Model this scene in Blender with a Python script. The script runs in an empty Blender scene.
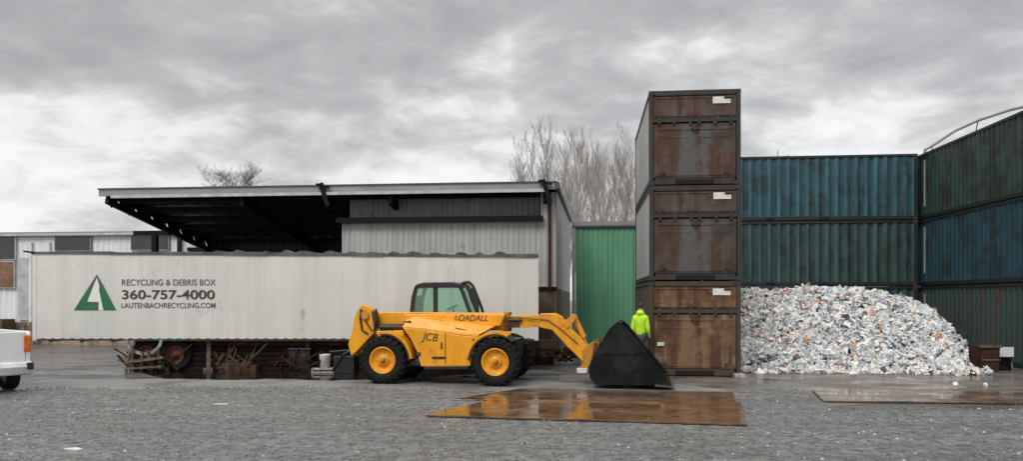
import bpy, bmesh, math, random
import numpy as np
from mathutils import Vector, Matrix, noise as mnoise
PI = math.pi
rnd = random.Random(7)
C = bpy.data.collections.new('yard'); bpy.context.scene.collection.children.link(C)

# ------------------------------------------------------------------ camera numbers used to survey the place
A = math.radians(5.9); CH = 2.13; FPX = 740.0; CX = 511.5; HY = 298.0
Fv = Vector((-math.sin(A), math.cos(A), 0)); Rv = Vector((math.cos(A), math.sin(A), 0))
def ray(px, py): return Fv + Rv*((px-CX)/FPX) + Vector((0,0,-(py-HY)/FPX))
O0 = Vector((0,0,CH))
def at(px, py, D): return O0 + ray(px,py)*D
def ground(px, py, z=0.0): return at(px, py, (CH-z)*FPX/(py-HY))
def onY(px, py, Y): d = ray(px,py); return O0 + d*(Y/d.y)
def onX(px, py, X): d = ray(px,py); return O0 + d*(X/d.x)

# ------------------------------------------------------------------ materials
def newmat(name):
    m = bpy.data.materials.new(name); m.use_nodes = True
    nt = m.node_tree; b = nt.nodes['Principled BSDF']
    return m, nt, b
class NT:
    def __init__(s, nt): s.nt = nt; s.tc = nt.nodes.new('ShaderNodeTexCoord')
    def n(s, t, **k):
        o = s.nt.nodes.new(t)
        for a, v in k.items(): setattr(o, a, v)
        return o
    def l(s, a, b): s.nt.links.new(a, b)
    def noise(s, scale=(1,1,1), detail=4, rough=.6, co='Object', sc=1.0, loc=(0,0,0), dist=0):
        mp = s.n('ShaderNodeMapping'); mp.inputs['Scale'].default_value = scale; mp.inputs['Location'].default_value = loc
        s.l(s.tc.outputs[co], mp.inputs['Vector'])
        t = s.n('ShaderNodeTexNoise'); t.inputs['Scale'].default_value = sc; t.inputs['Detail'].default_value = detail
        t.inputs['Roughness'].default_value = rough; t.inputs['Distortion'].default_value = dist
        s.l(mp.outputs[0], t.inputs['Vector']); return t.outputs['Fac']
    def vor(s, scale, co='Object', feature='F1'):
        t = s.n('ShaderNodeTexVoronoi', feature=feature); t.inputs['Scale'].default_value = scale
        s.l(s.tc.outputs[co], t.inputs['Vector']); return t
    def ramp(s, fac, stops):
        r = s.n('ShaderNodeValToRGB'); e = r.color_ramp.elements
        while len(e) < len(stops): e.new(.5)
        for i, (p, c) in enumerate(stops):
            e[i].position = p; e[i].color = (c[0],c[1],c[2],1) if isinstance(c, tuple) else (c,c,c,1)
        s.l(fac, r.inputs[0]); return r.outputs[0]
    def mix(s, fac, a, b, mode='MIX'):
        m = s.n('ShaderNodeMix', data_type='RGBA', blend_type=mode)
        for i, v in ((0,fac),(6,a),(7,b)):
            if isinstance(v, (int,float)): m.inputs[i].default_value = v if i == 0 else (v,v,v,1)
            elif isinstance(v, tuple): m.inputs[i].default_value = (v[0],v[1],v[2],1)
            else: s.l(v, m.inputs[i])
        return m.outputs[2]
    def bump(s, h, strength=.3, dist=.02):
        b = s.n('ShaderNodeBump'); b.inputs['Strength'].default_value = strength; b.inputs['Distance'].default_value = dist
        s.l(h, b.inputs['Height']); return b.outputs[0]
def flat(name, col, rough=.6, metal=0, var=.25, sc=3.0, bump=.0, spec=.5):
    m, nt, b = newmat(name); g = NT(nt)
    f = g.noise(sc=sc, detail=5)
    c2 = tuple(c*(1-var) for c in col); c1 = tuple(min(1,c*(1+var*.5)) for c in col)
    g.l(g.ramp(f, [(.3,c2),(.7,c1)]), b.inputs['Base Color'])
    b.inputs['Roughness'].default_value = rough; b.inputs['Metallic'].default_value = metal; b.inputs['Specular IOR Level'].default_value = spec
    if bump: g.l(g.bump(g.noise(sc=sc*8), bump), b.inputs['Normal'])
    return m
def paint(name, base, base2, rust=(.12,.055,.03), amt=.5, streak=(3,3,.25), rough=.55, big=.5, extra=None, eamt=.6, bumpv=.25, centre=None, ribs=0, soft=.62, esc=.8):
    """weathered paint: two tones, vertical streaks of a second dirt tone and rust patches"""
    m, nt, b = newmat(name); g = NT(nt)
    c = g.mix(g.ramp(g.noise(sc=big, detail=5), [(.35,0.),(.65,1.)]), base, base2)
    st = g.ramp(g.noise(scale=streak, sc=1.6, detail=6, rough=.7), [(.42,0.),(.62,1.)])
    d2 = tuple(v*soft for v in base)
    c = g.mix(st, c, g.mix(.55, c, d2))
    if extra:
        c = g.mix(g.ramp(g.noise(sc=esc, detail=7, rough=.62, loc=(3,5,1)), [(eamt-.04,0.),(eamt+.06,1.)]), c, extra)
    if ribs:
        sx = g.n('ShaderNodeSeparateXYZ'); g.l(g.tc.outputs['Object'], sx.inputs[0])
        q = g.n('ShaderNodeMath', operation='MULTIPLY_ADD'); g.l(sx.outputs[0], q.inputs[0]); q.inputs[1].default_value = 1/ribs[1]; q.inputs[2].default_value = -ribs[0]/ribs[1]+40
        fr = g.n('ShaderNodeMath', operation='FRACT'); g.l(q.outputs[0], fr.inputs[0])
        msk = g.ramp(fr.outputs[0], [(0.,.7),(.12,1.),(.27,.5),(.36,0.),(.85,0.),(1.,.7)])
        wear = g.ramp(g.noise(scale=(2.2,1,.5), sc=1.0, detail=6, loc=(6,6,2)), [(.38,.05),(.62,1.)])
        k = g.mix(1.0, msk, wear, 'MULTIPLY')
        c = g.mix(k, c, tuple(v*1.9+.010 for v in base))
    if centre:
        sp = g.n('ShaderNodeSeparateXYZ'); g.l(g.tc.outputs['Object'], sp.inputs[0])
        ab = g.n('ShaderNodeMath', operation='ABSOLUTE'); g.l(sp.outputs[1], ab.inputs[0])
        ad = g.n('ShaderNodeMath', operation='MULTIPLY_ADD'); g.l(g.noise(sc=1.8, detail=7, rough=.65, loc=(2,8,3)), ad.inputs[0]); ad.inputs[1].default_value=1.6; 
        sb = g.n('ShaderNodeMath', operation='MULTIPLY'); g.l(ab.outputs[0], sb.inputs[0]); sb.inputs[1].default_value=-.85; g.l(sb.outputs[0], ad.inputs[2])
        c = g.mix(g.ramp(ad.outputs[0], [(.15,0.),(.55,.85)]), c, centre)
    t = 1-amt
    rf = g.ramp(g.mix(.5, g.noise(sc=1.7, detail=9, rough=.72, loc=(9,2,4)), g.noise(scale=streak, sc=1.1, detail=6, loc=(1,7,4))), [(.30+.34*t-.03,0.),(.30+.34*t+.07,1.)])
    c = g.mix(rf, c, g.mix(g.noise(sc=9), rust, tuple(v*.45 for v in rust)))
    g.l(c, b.inputs['Base Color'])
    g.l(g.ramp(rf, [(0,rough),(1,.85)]), b.inputs['Roughness'])
    g.l(g.bump(g.noise(sc=6, detail=6), bumpv, .01), b.inputs['Normal'])
    return m
M = {}
M['brown_top'] = paint('weathered_brown_grey', (.105,.062,.042), (.06,.042,.034), amt=.48, rust=(.10,.045,.026), extra=(.022,.024,.02), eamt=.52, esc=1.9, centre=(.085,.088,.088), big=.9)
M['brown_mid'] = paint('weathered_brown', (.09,.06,.045), (.055,.042,.036), amt=.46, rust=(.085,.042,.026), extra=(.02,.024,.02), eamt=.52, esc=1.9, centre=(.088,.085,.08), big=.9)
M['brown_low'] = paint('rusted_orange_brown', (.21,.105,.045), (.13,.07,.036), amt=.50, rust=(.11,.05,.024), centre=(.20,.115,.06), big=.9, extra=(.25,.19,.13), eamt=.56, esc=1.8)
M['brown_frame'] = paint('dark_brown_frame', (.030,.029,.024), (.022,.024,.020), amt=.36, rust=(.055,.032,.022))
M['brown_frame_low'] = paint('rusty_frame', (.055,.042,.032), (.036,.034,.028), amt=.45, rust=(.10,.055,.034))
M['grey_side'] = paint('pale_grey_side', (.36,.365,.355), (.24,.25,.245), amt=.12, rust=(.14,.1,.07))
M['dark_side'] = paint('dark_green_grey_side', (.07,.075,.07), (.045,.05,.048), amt=.3)
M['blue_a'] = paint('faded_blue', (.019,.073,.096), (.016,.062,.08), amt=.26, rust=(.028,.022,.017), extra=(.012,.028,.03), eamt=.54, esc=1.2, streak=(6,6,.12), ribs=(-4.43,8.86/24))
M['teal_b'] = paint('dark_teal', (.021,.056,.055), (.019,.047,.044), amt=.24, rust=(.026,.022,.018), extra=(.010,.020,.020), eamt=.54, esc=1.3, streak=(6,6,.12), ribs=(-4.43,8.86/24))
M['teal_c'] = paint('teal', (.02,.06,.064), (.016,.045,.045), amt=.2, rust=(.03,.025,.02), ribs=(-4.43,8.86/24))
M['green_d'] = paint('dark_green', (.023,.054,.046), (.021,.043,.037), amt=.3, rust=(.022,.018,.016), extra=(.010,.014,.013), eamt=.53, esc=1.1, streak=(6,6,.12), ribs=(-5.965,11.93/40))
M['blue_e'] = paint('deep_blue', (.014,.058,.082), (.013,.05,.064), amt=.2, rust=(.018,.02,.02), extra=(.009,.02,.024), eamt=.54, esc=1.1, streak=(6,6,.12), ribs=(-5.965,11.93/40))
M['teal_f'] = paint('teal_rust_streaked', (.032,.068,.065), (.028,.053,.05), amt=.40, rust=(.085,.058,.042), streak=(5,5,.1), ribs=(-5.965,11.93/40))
M['dark_frame'] = paint('dark_frame', (.012,.016,.016), (.010,.013,.013), amt=.25, rust=(.022,.016,.012))
M['casting'] = flat('casting_grey', (.03,.032,.03), .7)
M['tunnel'] = flat('tunnel_black', (.006,.006,.006), .9)
M['white_label'] = flat('white_label', (.7,.7,.68), .5, var=.3, sc=12)
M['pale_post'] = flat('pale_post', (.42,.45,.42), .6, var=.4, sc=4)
M['trailer'] = paint('trailer_aged_white', (.69,.672,.635), (.61,.60,.565), amt=.075, rust=(.40,.30,.22), streak=(2.2,2.2,.1), rough=.45, bumpv=.1, extra=(.60,.58,.54), eamt=.60, soft=.78)
M['trailer_rail'] = paint('trailer_rail', (.11,.09,.07), (.06,.05,.045), amt=.6, rust=(.12,.06,.03))
M['trailer_top'] = flat('trailer_top_rail', (.10,.105,.1), .6, var=.6, sc=2.5)
M['clad'] = paint('pale_cladding', (.44,.445,.43), (.36,.365,.355), amt=.1, rust=(.2,.17,.13), streak=(3,3,.15))
M['clad_dim'] = paint('old_grey_cladding', (.21,.215,.21), (.16,.165,.16), amt=.12, rust=(.1,.08,.06))
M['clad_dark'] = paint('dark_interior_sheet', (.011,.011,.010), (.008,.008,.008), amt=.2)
M['plinth'] = paint('weathered_plinth', (.17,.145,.12), (.085,.07,.06), amt=.55, rust=(.12,.07,.045), streak=(4,4,.3), rough=.85, extra=(.3,.29,.27), eamt=.62)
M['fascia'] = paint('fascia_light_grey', (.30,.305,.305), (.24,.245,.245), amt=.1, rust=(.1,.09,.08), streak=(.3,2,3))
M['fascia_trim'] = flat('fascia_trim_dark', (.09,.09,.09), .5)
M['fascia_white'] = flat('gutter_white', (.48,.48,.48), .45, var=.3)
M['steel_dark'] = flat('dark_steel', (.007,.006,.006), .7, var=.4, spec=.2)
M['green_clad'] = paint('green_sheet', (.145,.385,.235), (.12,.33,.20), amt=.05, rust=(.08,.16,.10), streak=(4,4,.12), rough=.45)
M['white_clad'] = paint('white_cladding', (.82,.83,.84), (.74,.75,.77), amt=.05, rust=(.3,.25,.2))
M['window_dark'] = flat('window_dark', (.05,.055,.055), .15)
M['amber_glass'] = flat('brown_boarded_pane', (.22,.12,.07), .4, var=.7, sc=2)
M['tan_conc'] = paint('tan_concrete', (.40,.32,.245), (.30,.24,.185), amt=.4, rust=(.09,.06,.045), rough=.9)
M['yellow'] = paint('machine_yellow', (.86,.37,.006), (.80,.33,.006), amt=.06, rust=(.30,.13,.03), streak=(3,3,.6), rough=.42, bumpv=.1, extra=(.74,.29,.008), eamt=.62)
nt=M['yellow'].node_tree; g=NT(nt); b=nt.nodes['Principled BSDF']; lk=b.inputs['Base Color'].links[0]; src=lk.from_socket
sc1=g.ramp(g.noise(sc=2.6, detail=9, rough=.78, loc=(7,7,7)), [(.56,0.),(.66,.75)]); c=g.mix(sc1, src, (.28,.13,.035))
sc2=g.ramp(g.noise(scale=(9,9,1.2), sc=2.2, detail=7, rough=.75, loc=(2,7,1)), [(.63,0.),(.70,.7)]); c=g.mix(sc2, c, (.12,.06,.025))
g.l(c,b.inputs['Base Color'])
M['yellow_dirty'] = paint('dirty_machine_yellow', (.62,.27,.015), (.5,.22,.02), amt=.4, rust=(.1,.05,.02), rough=.5)
M['black'] = flat('black_paint', (.012,.012,.013), .4)
M['rubber'] = flat('tyre_rubber', (.012,.012,.012), .75, var=.5, sc=9, bump=.3, spec=.2)
M['bucket'] = paint('bucket_dark_steel', (.006,.009,.009), (.004,.006,.006), amt=.10, rust=(.012,.010,.009), rough=.5, extra=(.016,.017,.016), eamt=.56)
nt=M['bucket'].node_tree; g=NT(nt); b=nt.nodes['Principled BSDF']; b.inputs['Specular IOR Level'].default_value=.2
c=g.ramp(g.noise(sc=1.5, detail=8, rough=.62, loc=(1,4,2)), [(.38,(.002,.003,.003)),(.5,(.006,.009,.008)),(.6,(.018,.020,.018)),(.68,(.007,.012,.012))])
c=g.mix(g.ramp(g.noise(scale=(1,1,3), sc=3.5, detail=8, rough=.75), [(.58,0.),(.68,.6)]), c, (.06,.05,.042))
g.l(c,b.inputs['Base Color'])
M['worn_steel'] = flat('worn_steel', (.16,.16,.155), .4, .6, var=.4)
M['chrome'] = flat('chrome_rod', (.6,.6,.6), .2, .9)
M['seat'] = flat('seat_black', (.02,.02,.02), .7, spec=.2)
M['grease'] = flat('greasy_brown', (.05,.028,.012), .55, var=.5, sc=8)
M['lettering'] = flat('lettering_black', (.06,.05,.035), .5)
M['logo_green'] = flat('logo_green', (.025,.15,.065), .5)
M['logo_grey'] = flat('logo_grey', (.10,.115,.115), .5)
M['logo_white'] = flat('logo_white', (.75,.75,.72), .5, var=.05)
M['rust_hub'] = flat('rusty_hub', (.14,.045,.022), .8, var=.6, sc=9)
M['rust_brown'] = flat('rusty_brown', (.05,.024,.015), .85, var=.6, sc=4, spec=.2)
M['pale_junk'] = flat('pale_weathered', (.36,.34,.31), .8, var=.6, sc=8)
M['black_rust'] = flat('black_rust', (.016,.009,.007), .9, var=.7, sc=5, spec=.2)
M['grey_wood'] = flat('weathered_grey_wood', (.15,.12,.095), .85, var=.7, sc=7)
M['wood_dark'] = flat('old_timber', (.13,.085,.055), .85, var=.6, sc=6)
M['white_plastic'] = flat('white_plastic', (.72,.72,.70), .4, var=.15)
M['truck_white'] = flat('truck_white', (.84,.84,.82), .25, var=.06)
M['truck_dark'] = flat('truck_dark', (.02,.02,.022), .4)
M['bumper'] = flat('bumper_chrome', (.75,.75,.75), .3, .5, var=.3)
M['tail_lens'] = flat('tail_lens', (.75,.16,.03), .25, var=.5, sc=14)
M['tree_bark'] = flat('bare_bark', (.33,.30,.27), .9, var=.3, sc=2)
M['twig'] = flat('bare_twigs', (.37,.33,.30), .9, var=.3, sc=1)
M['twig_dark'] = flat('dark_bare_twigs', (.23,.205,.18), .9, var=.3, sc=1)
M['hivis'] = flat('hi_vis_lime', (.52,.86,.03), .75, var=.12, sc=6, bump=.15)
M['jeans'] = flat('dark_trousers', (.05,.055,.065), .85)
M['skin'] = flat('skin', (.30,.16,.11), .6, var=.1)
M['hair'] = flat('dark_hair', (.045,.022,.015), .7)
M['boot'] = flat('brown_boot', (.06,.04,.03), .7)
M['hall_roof'] = flat('hall_roof_white', (.72,.73,.75), .6, var=.1)
M['hall_trim'] = flat('hall_trim_grey', (.25,.26,.27), .6)
# glass
m, nt, b = newmat('green_tinted_glass'); g = NT(nt)
tr = g.n('ShaderNodeBsdfTransparent'); tr.inputs[0].default_value = (.66,.86,.76,1)
gl = g.n('ShaderNodeBsdfGlossy'); gl.inputs['Roughness'].default_value = .05; gl.inputs[0].default_value=(.8,1,.9,1)
df = g.n('ShaderNodeBsdfDiffuse'); df.inputs[0].default_value=(.2,.42,.33,1)
ms = g.n('ShaderNodeMixShader'); ms.inputs[0].default_value = .12
g.l(tr.outputs[0], ms.inputs[1]); g.l(gl.outputs[0], ms.inputs[2])
ms2 = g.n('ShaderNodeMixShader'); ms2.inputs[0].default_value = .18
g.l(ms.outputs[0], ms2.inputs[1]); g.l(df.outputs[0], ms2.inputs[2])
g.l(ms2.outputs[0], nt.nodes['Material Output'].inputs[0]); M['glass'] = m
# corrugated asphalt, gravel, plates
m, nt, b = newmat('wet_asphalt'); g = NT(nt)
c = g.ramp(g.noise(sc=.35, detail=8, rough=.65), [(.3,(.05,.048,.045)),(.5,(.10,.097,.092)),(.7,(.16,.155,.147))])
c = g.mix(g.ramp(g.noise(sc=.22, detail=5, loc=(4,1,0)), [(.5,0.),(.65,.6)]), c, (.10,.07,.05))
c = g.mix(.5, c, g.ramp(g.noise(sc=40, detail=3), [(.3,.02),(.7,.18)]))
g.l(c, b.inputs['Base Color'])
g.l(g.ramp(g.noise(scale=(.5,1.6,1), sc=.7, detail=7, rough=.65, loc=(2,2,0)), [(.38,.10),(.50,.3),(.64,.6)]), b.inputs['Roughness'])
g.l(g.bump(g.mix(.6, g.noise(sc=.9,detail=4), g.noise(sc=45, detail=3)), .25, .012), b.inputs['Normal'])
M['asphalt'] = m
m, nt, b = newmat('pale_wet_concrete'); g = NT(nt)
c = g.mix(g.ramp(g.noise(sc=.8, detail=7, rough=.65), [(.3,0.),(.7,1.)]), (.16,.153,.145), (.27,.26,.25))
g.l(g.mix(.35, c, g.ramp(g.noise(sc=30, detail=3), [(.3,.05),(.7,.3)])), b.inputs['Base Color'])
g.l(g.ramp(g.noise(sc=.9, detail=6, loc=(2,2,0)), [(.38,.25),(.64,.7)]), b.inputs['Roughness'])
g.l(g.bump(g.noise(sc=30, detail=4), .3, .01), b.inputs['Normal']); M['concrete'] = m
m, nt, b = newmat('puddle_water'); g = NT(nt)
b.inputs['Base Color'].default_value = (.012,.010,.009,1)
g.l(g.ramp(g.noise(sc=1.2, detail=5), [(.4,.03),(.65,.18)]), b.inputs['Roughness'])
g.l(g.bump(g.noise(scale=(1,.6,1), sc=5, detail=3), .06, .01), b.inputs['Normal']); M['puddle'] = m
m, nt, b = newmat('wet_mud'); g = NT(nt)
c = g.mix(g.ramp(g.noise(sc=.7, detail=8, rough=.65), [(.32,0.),(.68,1.)]), (.085,.065,.05), (.21,.175,.145))
g.l(g.mix(.3, c, g.ramp(g.noise(sc=25, detail=3), [(.3,.04),(.7,.26)])), b.inputs['Base Color'])
g.l(g.ramp(g.noise(scale=(.6,1.5,1), sc=.8, detail=6, loc=(2,5,0)), [(.40,.08),(.5,.3),(.62,.65)]), b.inputs['Roughness'])
g.l(g.bump(g.noise(sc=14, detail=5), .35, .015), b.inputs['Normal']); M['mud'] = m
m, nt, b = newmat('grey_gravel'); g = NT(nt)
v = g.vor(30); v2 = g.vor(60)
c = g.ramp(g.n('ShaderNodeSeparateColor').outputs[0] if False else v.outputs['Distance'], [(0,.17),(.5,.13),(1,.08)])
sep = g.n('ShaderNodeSeparateColor'); g.l(v.outputs['Color'], sep.inputs[0])
sep2 = g.n('ShaderNodeSeparateColor'); g.l(v2.outputs['Color'], sep2.inputs[0])
c = g.mix(.55, c, g.ramp(sep.outputs[0], [(0,(.09,.092,.09)),(.55,(.16,.16,.155)),(.85,(.22,.22,.21)),(.97,(.48,.48,.46))]))
c = g.mix(.4, c, g.ramp(sep2.outputs[1], [(0,(.07,.07,.07)),(.7,(.17,.17,.165)),(1,(.36,.36,.34))]))
c = g.mix(g.ramp(g.noise(sc=.5, detail=6), [(.35,0.),(.65,.55)]), c, (.085,.085,.08))
c = g.mix(g.ramp(g.noise(sc=3.2, detail=6, rough=.7), [(.44,0.),(.60,.75)]), c, (.23,.228,.215))
c = g.mix(g.ramp(g.noise(scale=(.18,1.6,1), sc=1.0, detail=5, loc=(1,3,0)), [(.46,0.),(.62,.5)]), c, (.085,.083,.078))
c = g.mix(g.ramp(g.noise(sc=6, detail=5, loc=(5,5,5)), [(.47,0.),(.60,.75)]), c, (.055,.055,.052))
g.l(c, b.inputs['Base Color']); g.l(g.ramp(g.noise(scale=(.3,1,1), sc=.8, detail=6, loc=(4,4,0)), [(.42,.38),(.6,.75)]), b.inputs['Roughness'])
g.l(g.bump(g.mix(.5, v.outputs['Distance'], v2.outputs['Distance']), -.3, .012), b.inputs['Normal'])
M['gravel'] = m
def plate_mat(name, a, bb, rough):
    m, nt, b = newmat(name); g = NT(nt)
    c = g.ramp(g.noise(sc=1.1, detail=8, rough=.7), [(.32,a),(.46,bb),(.56,tuple(x*1.6 for x in bb)),(.66,a)])
    g.l(c, b.inputs['Base Color'])
    g.l(g.ramp(g.noise(scale=(.5,1,1), sc=1.3, detail=6, loc=(5,1,0)), [(.44,.03),(.52,rough+.03),(.64,.40)]), b.inputs['Roughness'])
    g.l(g.bump(g.mix(.7,g.noise(sc=1.4,detail=3),g.noise(sc=12,detail=3)), .10, .012), b.inputs['Normal'])
    b.inputs['Specular IOR Level'].default_value = 1.0
    return m
M['plate_a'] = plate_mat('wet_rusty_plate', (.05,.03,.02), (.125,.065,.032), .10)
M['plate_b'] = plate_mat('wet_brown_plate', (.05,.032,.022), (.09,.055,.035), .2)
M['plate_c'] = plate_mat('wet_grey_brown_plate', (.07,.048,.036), (.125,.085,.062), .2)
GR = [flat('stone_%s' % n, (v,v,v*.97), .65, var=.3, sc=30) for n, v in (('dark',.085),('mid',.135),('light',.21),('pale',.50))]

# ------------------------------------------------------------------ mesh helpers
class MB:
    def __init__(s): s.v = []; s.f = []; s.mi = []; s.mats = []; s.sm = []
    def _m(s, mat):
        if mat is None: return 0
        if mat not in s.mats: s.mats.append(mat)
        return s.mats.index(mat)
    def add(s, vs, fs, mat=None, smooth=False):
        k = len(s.v); s.v += [tuple(v) for v in vs]; i = s._m(mat)
        for f in fs: s.f.append(tuple(k+j for j in f)); s.mi.append(i); s.sm.append(smooth)
        return s
    def box(s, x0,x1,y0,y1,z0,z1, mat=None):
        vs = [(x,y,z) for z in (z0,z1) for y in (y0,y1) for x in (x0,x1)]
        return s.add(vs, [(0,2,3,1),(4,5,7,6),(0,1,5,4),(2,6,7,3),(0,4,6,2),(1,3,7,5)], mat)
    def prism(s, poly, y0, y1, mat=None):          # polygon in x,z pushed along y
        n = len(poly); vs = [(x,y0,z) for x,z in poly] + [(x,y1,z) for x,z in poly]
        ar = sum(poly[i][0]*poly[(i+1)%n][1]-poly[(i+1)%n][0]*poly[i][1] for i in range(n))
        f1 = tuple(range(n)); f2 = tuple(range(2*n-1,n-1,-1)); sides = [(i,i+n,(i+1)%n+n,(i+1)%n) for i in range(n)]
        if ar < 0: f1 = f1[::-1]; f2 = f2[::-1]; sides = [q[::-1] for q in sides]
        return s.add(vs, [f1,f2]+sides, mat)
    def slab(s, pts, thick, mat=None):             # polygon of 3-D points pushed down
        n = len(pts); vs = [tuple(p) for p in pts] + [(p[0],p[1],p[2]-thick) for p in pts]
        return s.add(vs, [tuple(range(n)), tuple(range(2*n-1,n-1,-1))] + [(i,i+n,(i+1)%n+n,(i+1)%n) for i in range(n)], mat)
    def tube(s, p0, p1, r0, r1=None, n=8, mat=None, smooth=True, caps=True):
        p0 = Vector(p0); p1 = Vector(p1); r1 = r0 if r1 is None else r1
        d = (p1-p0)
        if d.length < 1e-6: return s
        d.normalize(); a = d.orthogonal().normalized(); b = d.cross(a)
        vs = [p0+(a*math.cos(2*PI*i/n)+b*math.sin(2*PI*i/n))*r0 for i in range(n)] + [p1+(a*math.cos(2*PI*i/n)+b*math.sin(2*PI*i/n))*r1 for i in range(n)]
        fs = [(i,(i+1)%n,(i+1)%n+n,i+n) for i in range(n)]
        s.add(vs, fs, mat, smooth)
        if caps: s.add(vs, [tuple(range(n))[::-1], tuple(range(n,2*n))], mat)
        return s
    def path(s, pts, r, n=8, mat=None):
        for i in range(len(pts)-1): s.tube(pts[i], pts[i+1], r if not isinstance(r,list) else r[i], r if not isinstance(r,list) else r[i+1], n, mat)
        return s
    def bar(s, p0, p1, w, h, mat=None, up=Vector((0,0,1))):     # square bar between two points
        p0 = Vector(p0); p1 = Vector(p1); d = (p1-p0).normalized()
        a = d.cross(up); a = a.normalized() if a.length > .01 else Vector((1,0,0)); b = a.cross(d)
        vs = [p+a*sx*w/2+b*sz*h/2 for p in (p0,p1) for sz in (-1,1) for sx in (-1,1)]
        return s.add(vs, [(0,1,3,2),(4,6,7,5),(0,4,5,1),(2,3,7,6),(0,2,6,4),(1,5,7,3)], mat)
    def lathe(s, prof, n=32, mat=None, smooth=True, c=(0,0,0)):   # profile (r, y) turned round the y axis
        vs = []; k = len(prof)
        for i in range(n):
            a = 2*PI*i/n
            for r, y in prof: vs.append((c[0]+r*math.cos(a), c[1]+y, c[2]+r*math.sin(a)))
        fs = [(i*k+j, i*k+j+1, ((i+1)%n)*k+j+1, ((i+1)%n)*k+j) for i in range(n) for j in range(k-1)]
        return s.add(vs, fs, mat, smooth)
    def corr(s, u0, u1, z0, z1, pt, pitch=.3, depth=.04, mat=None, flatf=.5, jag=0):
        """corrugated sheet; pt(u, d, z) gives the 3-D point d metres outward from the wall plane"""
        n = max(1, round((u1-u0)/pitch)); p = (u1-u0)/n; cols = []
        for i in range(n):
            a = u0+i*p; q = -depth*rnd.uniform(.75,1.25); e = rnd.uniform(-.06,.06)*depth; w_ = rnd.uniform(-.04,.04)*p
            cols += [(a,e),(a+p*flatf*.5+w_,e),(a+p*.5+w_,q),(a+p*(.5+flatf*.5),q)]
        cols.append((u1,0)); k = len(cols)
        vs = [pt(u,d,z0 + (jag*abs(math.sin(PI*(u-u0)/p)) if jag else 0)) for u,d in cols] + [pt(u,d,z1) for u,d in cols]
        return s.add(vs, [(i,i+1,i+1+k,i+k) for i in range(k-1)], mat)
    def build(s, name, mat=None, parent=None, loc=None, bevel=0, rot=None):
        me = bpy.data.meshes.new(name); me.from_pydata(s.v, [], s.f)
        if s.mats:
            for x in s.mats: me.materials.append(x if not isinstance(x,str) else M[x])
            me.polygons.foreach_set('material_index', s.mi)
        elif mat is not None: me.materials.append(M[mat] if isinstance(mat,str) else mat)
        me.polygons.foreach_set('use_smooth', s.sm)
        me.update()
        o = bpy.data.objects.new(name, me); C.objects.link(o)
        if parent: o.parent = parent
        if loc is not None: o.location = loc
        if rot is not None: o.rotation_euler = (0,0,rot)
        if bevel:
            bv = o.modifiers.new('bevel','BEVEL'); bv.width = bevel; bv.segments = 2; bv.limit_method = 'ANGLE'; bv.angle_limit = .6
        return o
def tag(o, label=None, cat=None, group=None, kind=None):
    if label: o['label'] = label
    if cat: o['category'] = cat
    if group: o['group'] = group
    if kind: o['kind'] = kind
    return o
def thing(name, label, cat, loc=(0,0,0), rz=0, group=None):
    o = bpy.data.objects.new(name, None); C.objects.link(o); o.location = loc; o.rotation_euler = (0,0,rz); o.empty_display_size = .3
    return tag(o, label, cat, group)
def copy_tree(o, parent=None):
    c = o.copy(); C.objects.link(c); c.parent = parent
    for ch in [x for x in C.objects if x.parent == o]: copy_tree(ch, c)
    return c
def text_obj(name, txt, size_w, h, origin, ex, ez, mat, parent=None, thick=.004, shear=0, bold=0):
    """lettering as a mesh: stretched to size_w by h, lying in the plane ex, ez at origin (lower left corner)"""
    cu = bpy.data.curves.new(name,'FONT'); cu.body = txt; cu.size = 1; cu.shear = shear; cu.offset = bold
    t = bpy.data.objects.new('tmp', cu); bpy.context.scene.collection.objects.link(t)
    dg = bpy.context.evaluated_depsgraph_get(); me = bpy.data.meshes.new_from_object(t.evaluated_get(dg))
    bpy.data.objects.remove(t)
    co = [v.co.copy() for v in me.vertices]
    x0 = min(c.x for c in co); x1 = max(c.x for c in co); y0 = min(c.y for c in co); y1 = max(c.y for c in co)
    ex = Vector(ex); ez = Vector(ez); origin = Vector(origin)
    for v, c in zip(me.vertices, co):
        v.co = origin + ex*((c.x-x0)/(x1-x0)*size_w) + ez*((c.y-y0)/(y1-y0)*h)
    me.materials.clear(); me.materials.append(M[mat]); me.update()
    o = bpy.data.objects.new(name, me); C.objects.link(o)
    if parent: o.parent = parent
    return o

# ================================================================== THE GROUND
mb = MB(); mb.add([(-400,-60,0),(400,-60,0),(400,600,0),(-400,600,0)], [(0,1,2,3)])
tag(mb.build('ground','asphalt'), kind='structure')
# gravel with a ragged edge
edge = [(-420,388),(-200,387),(0,389),(60,388),(180,386),(300,386),(380,388),(440,389),(560,392),(660,394),(742,391),(770,388),(800,388),(816,396),(830,406),(930,407),(1023,407),(1300,409)]
def ragged(table, seed=0, amp=1.0):
    rows = []
    for i in range(len(table)-1):
        for k in range(14):
            t = k/14; px = table[i][0]*(1-t)+table[i+1][0]*t; py = table[i][1]*(1-t)+table[i+1][1]*t
            D = CH*FPX/(py-HY); q = mnoise.noise(Vector((px*.02,seed,D*.1)))*.45+mnoise.noise(Vector((px*.08,seed,0)))*.2+mnoise.noise(Vector((px*.3,seed,4)))*.08
            rows.append((px, D+q*amp))
    return rows
GE = ragged(edge)
def gpoint(px, D, z): p = at(px, HY, D); return (p.x, p.y, z)
def gravel_far(px):
    for (a,da),(b_,db) in zip(GE,GE[1:]):
        if a <= px <= b_: return da+(db-da)*(px-a)/(b_-a)
    return 15
mb = MB(); n = len(GE)
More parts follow.
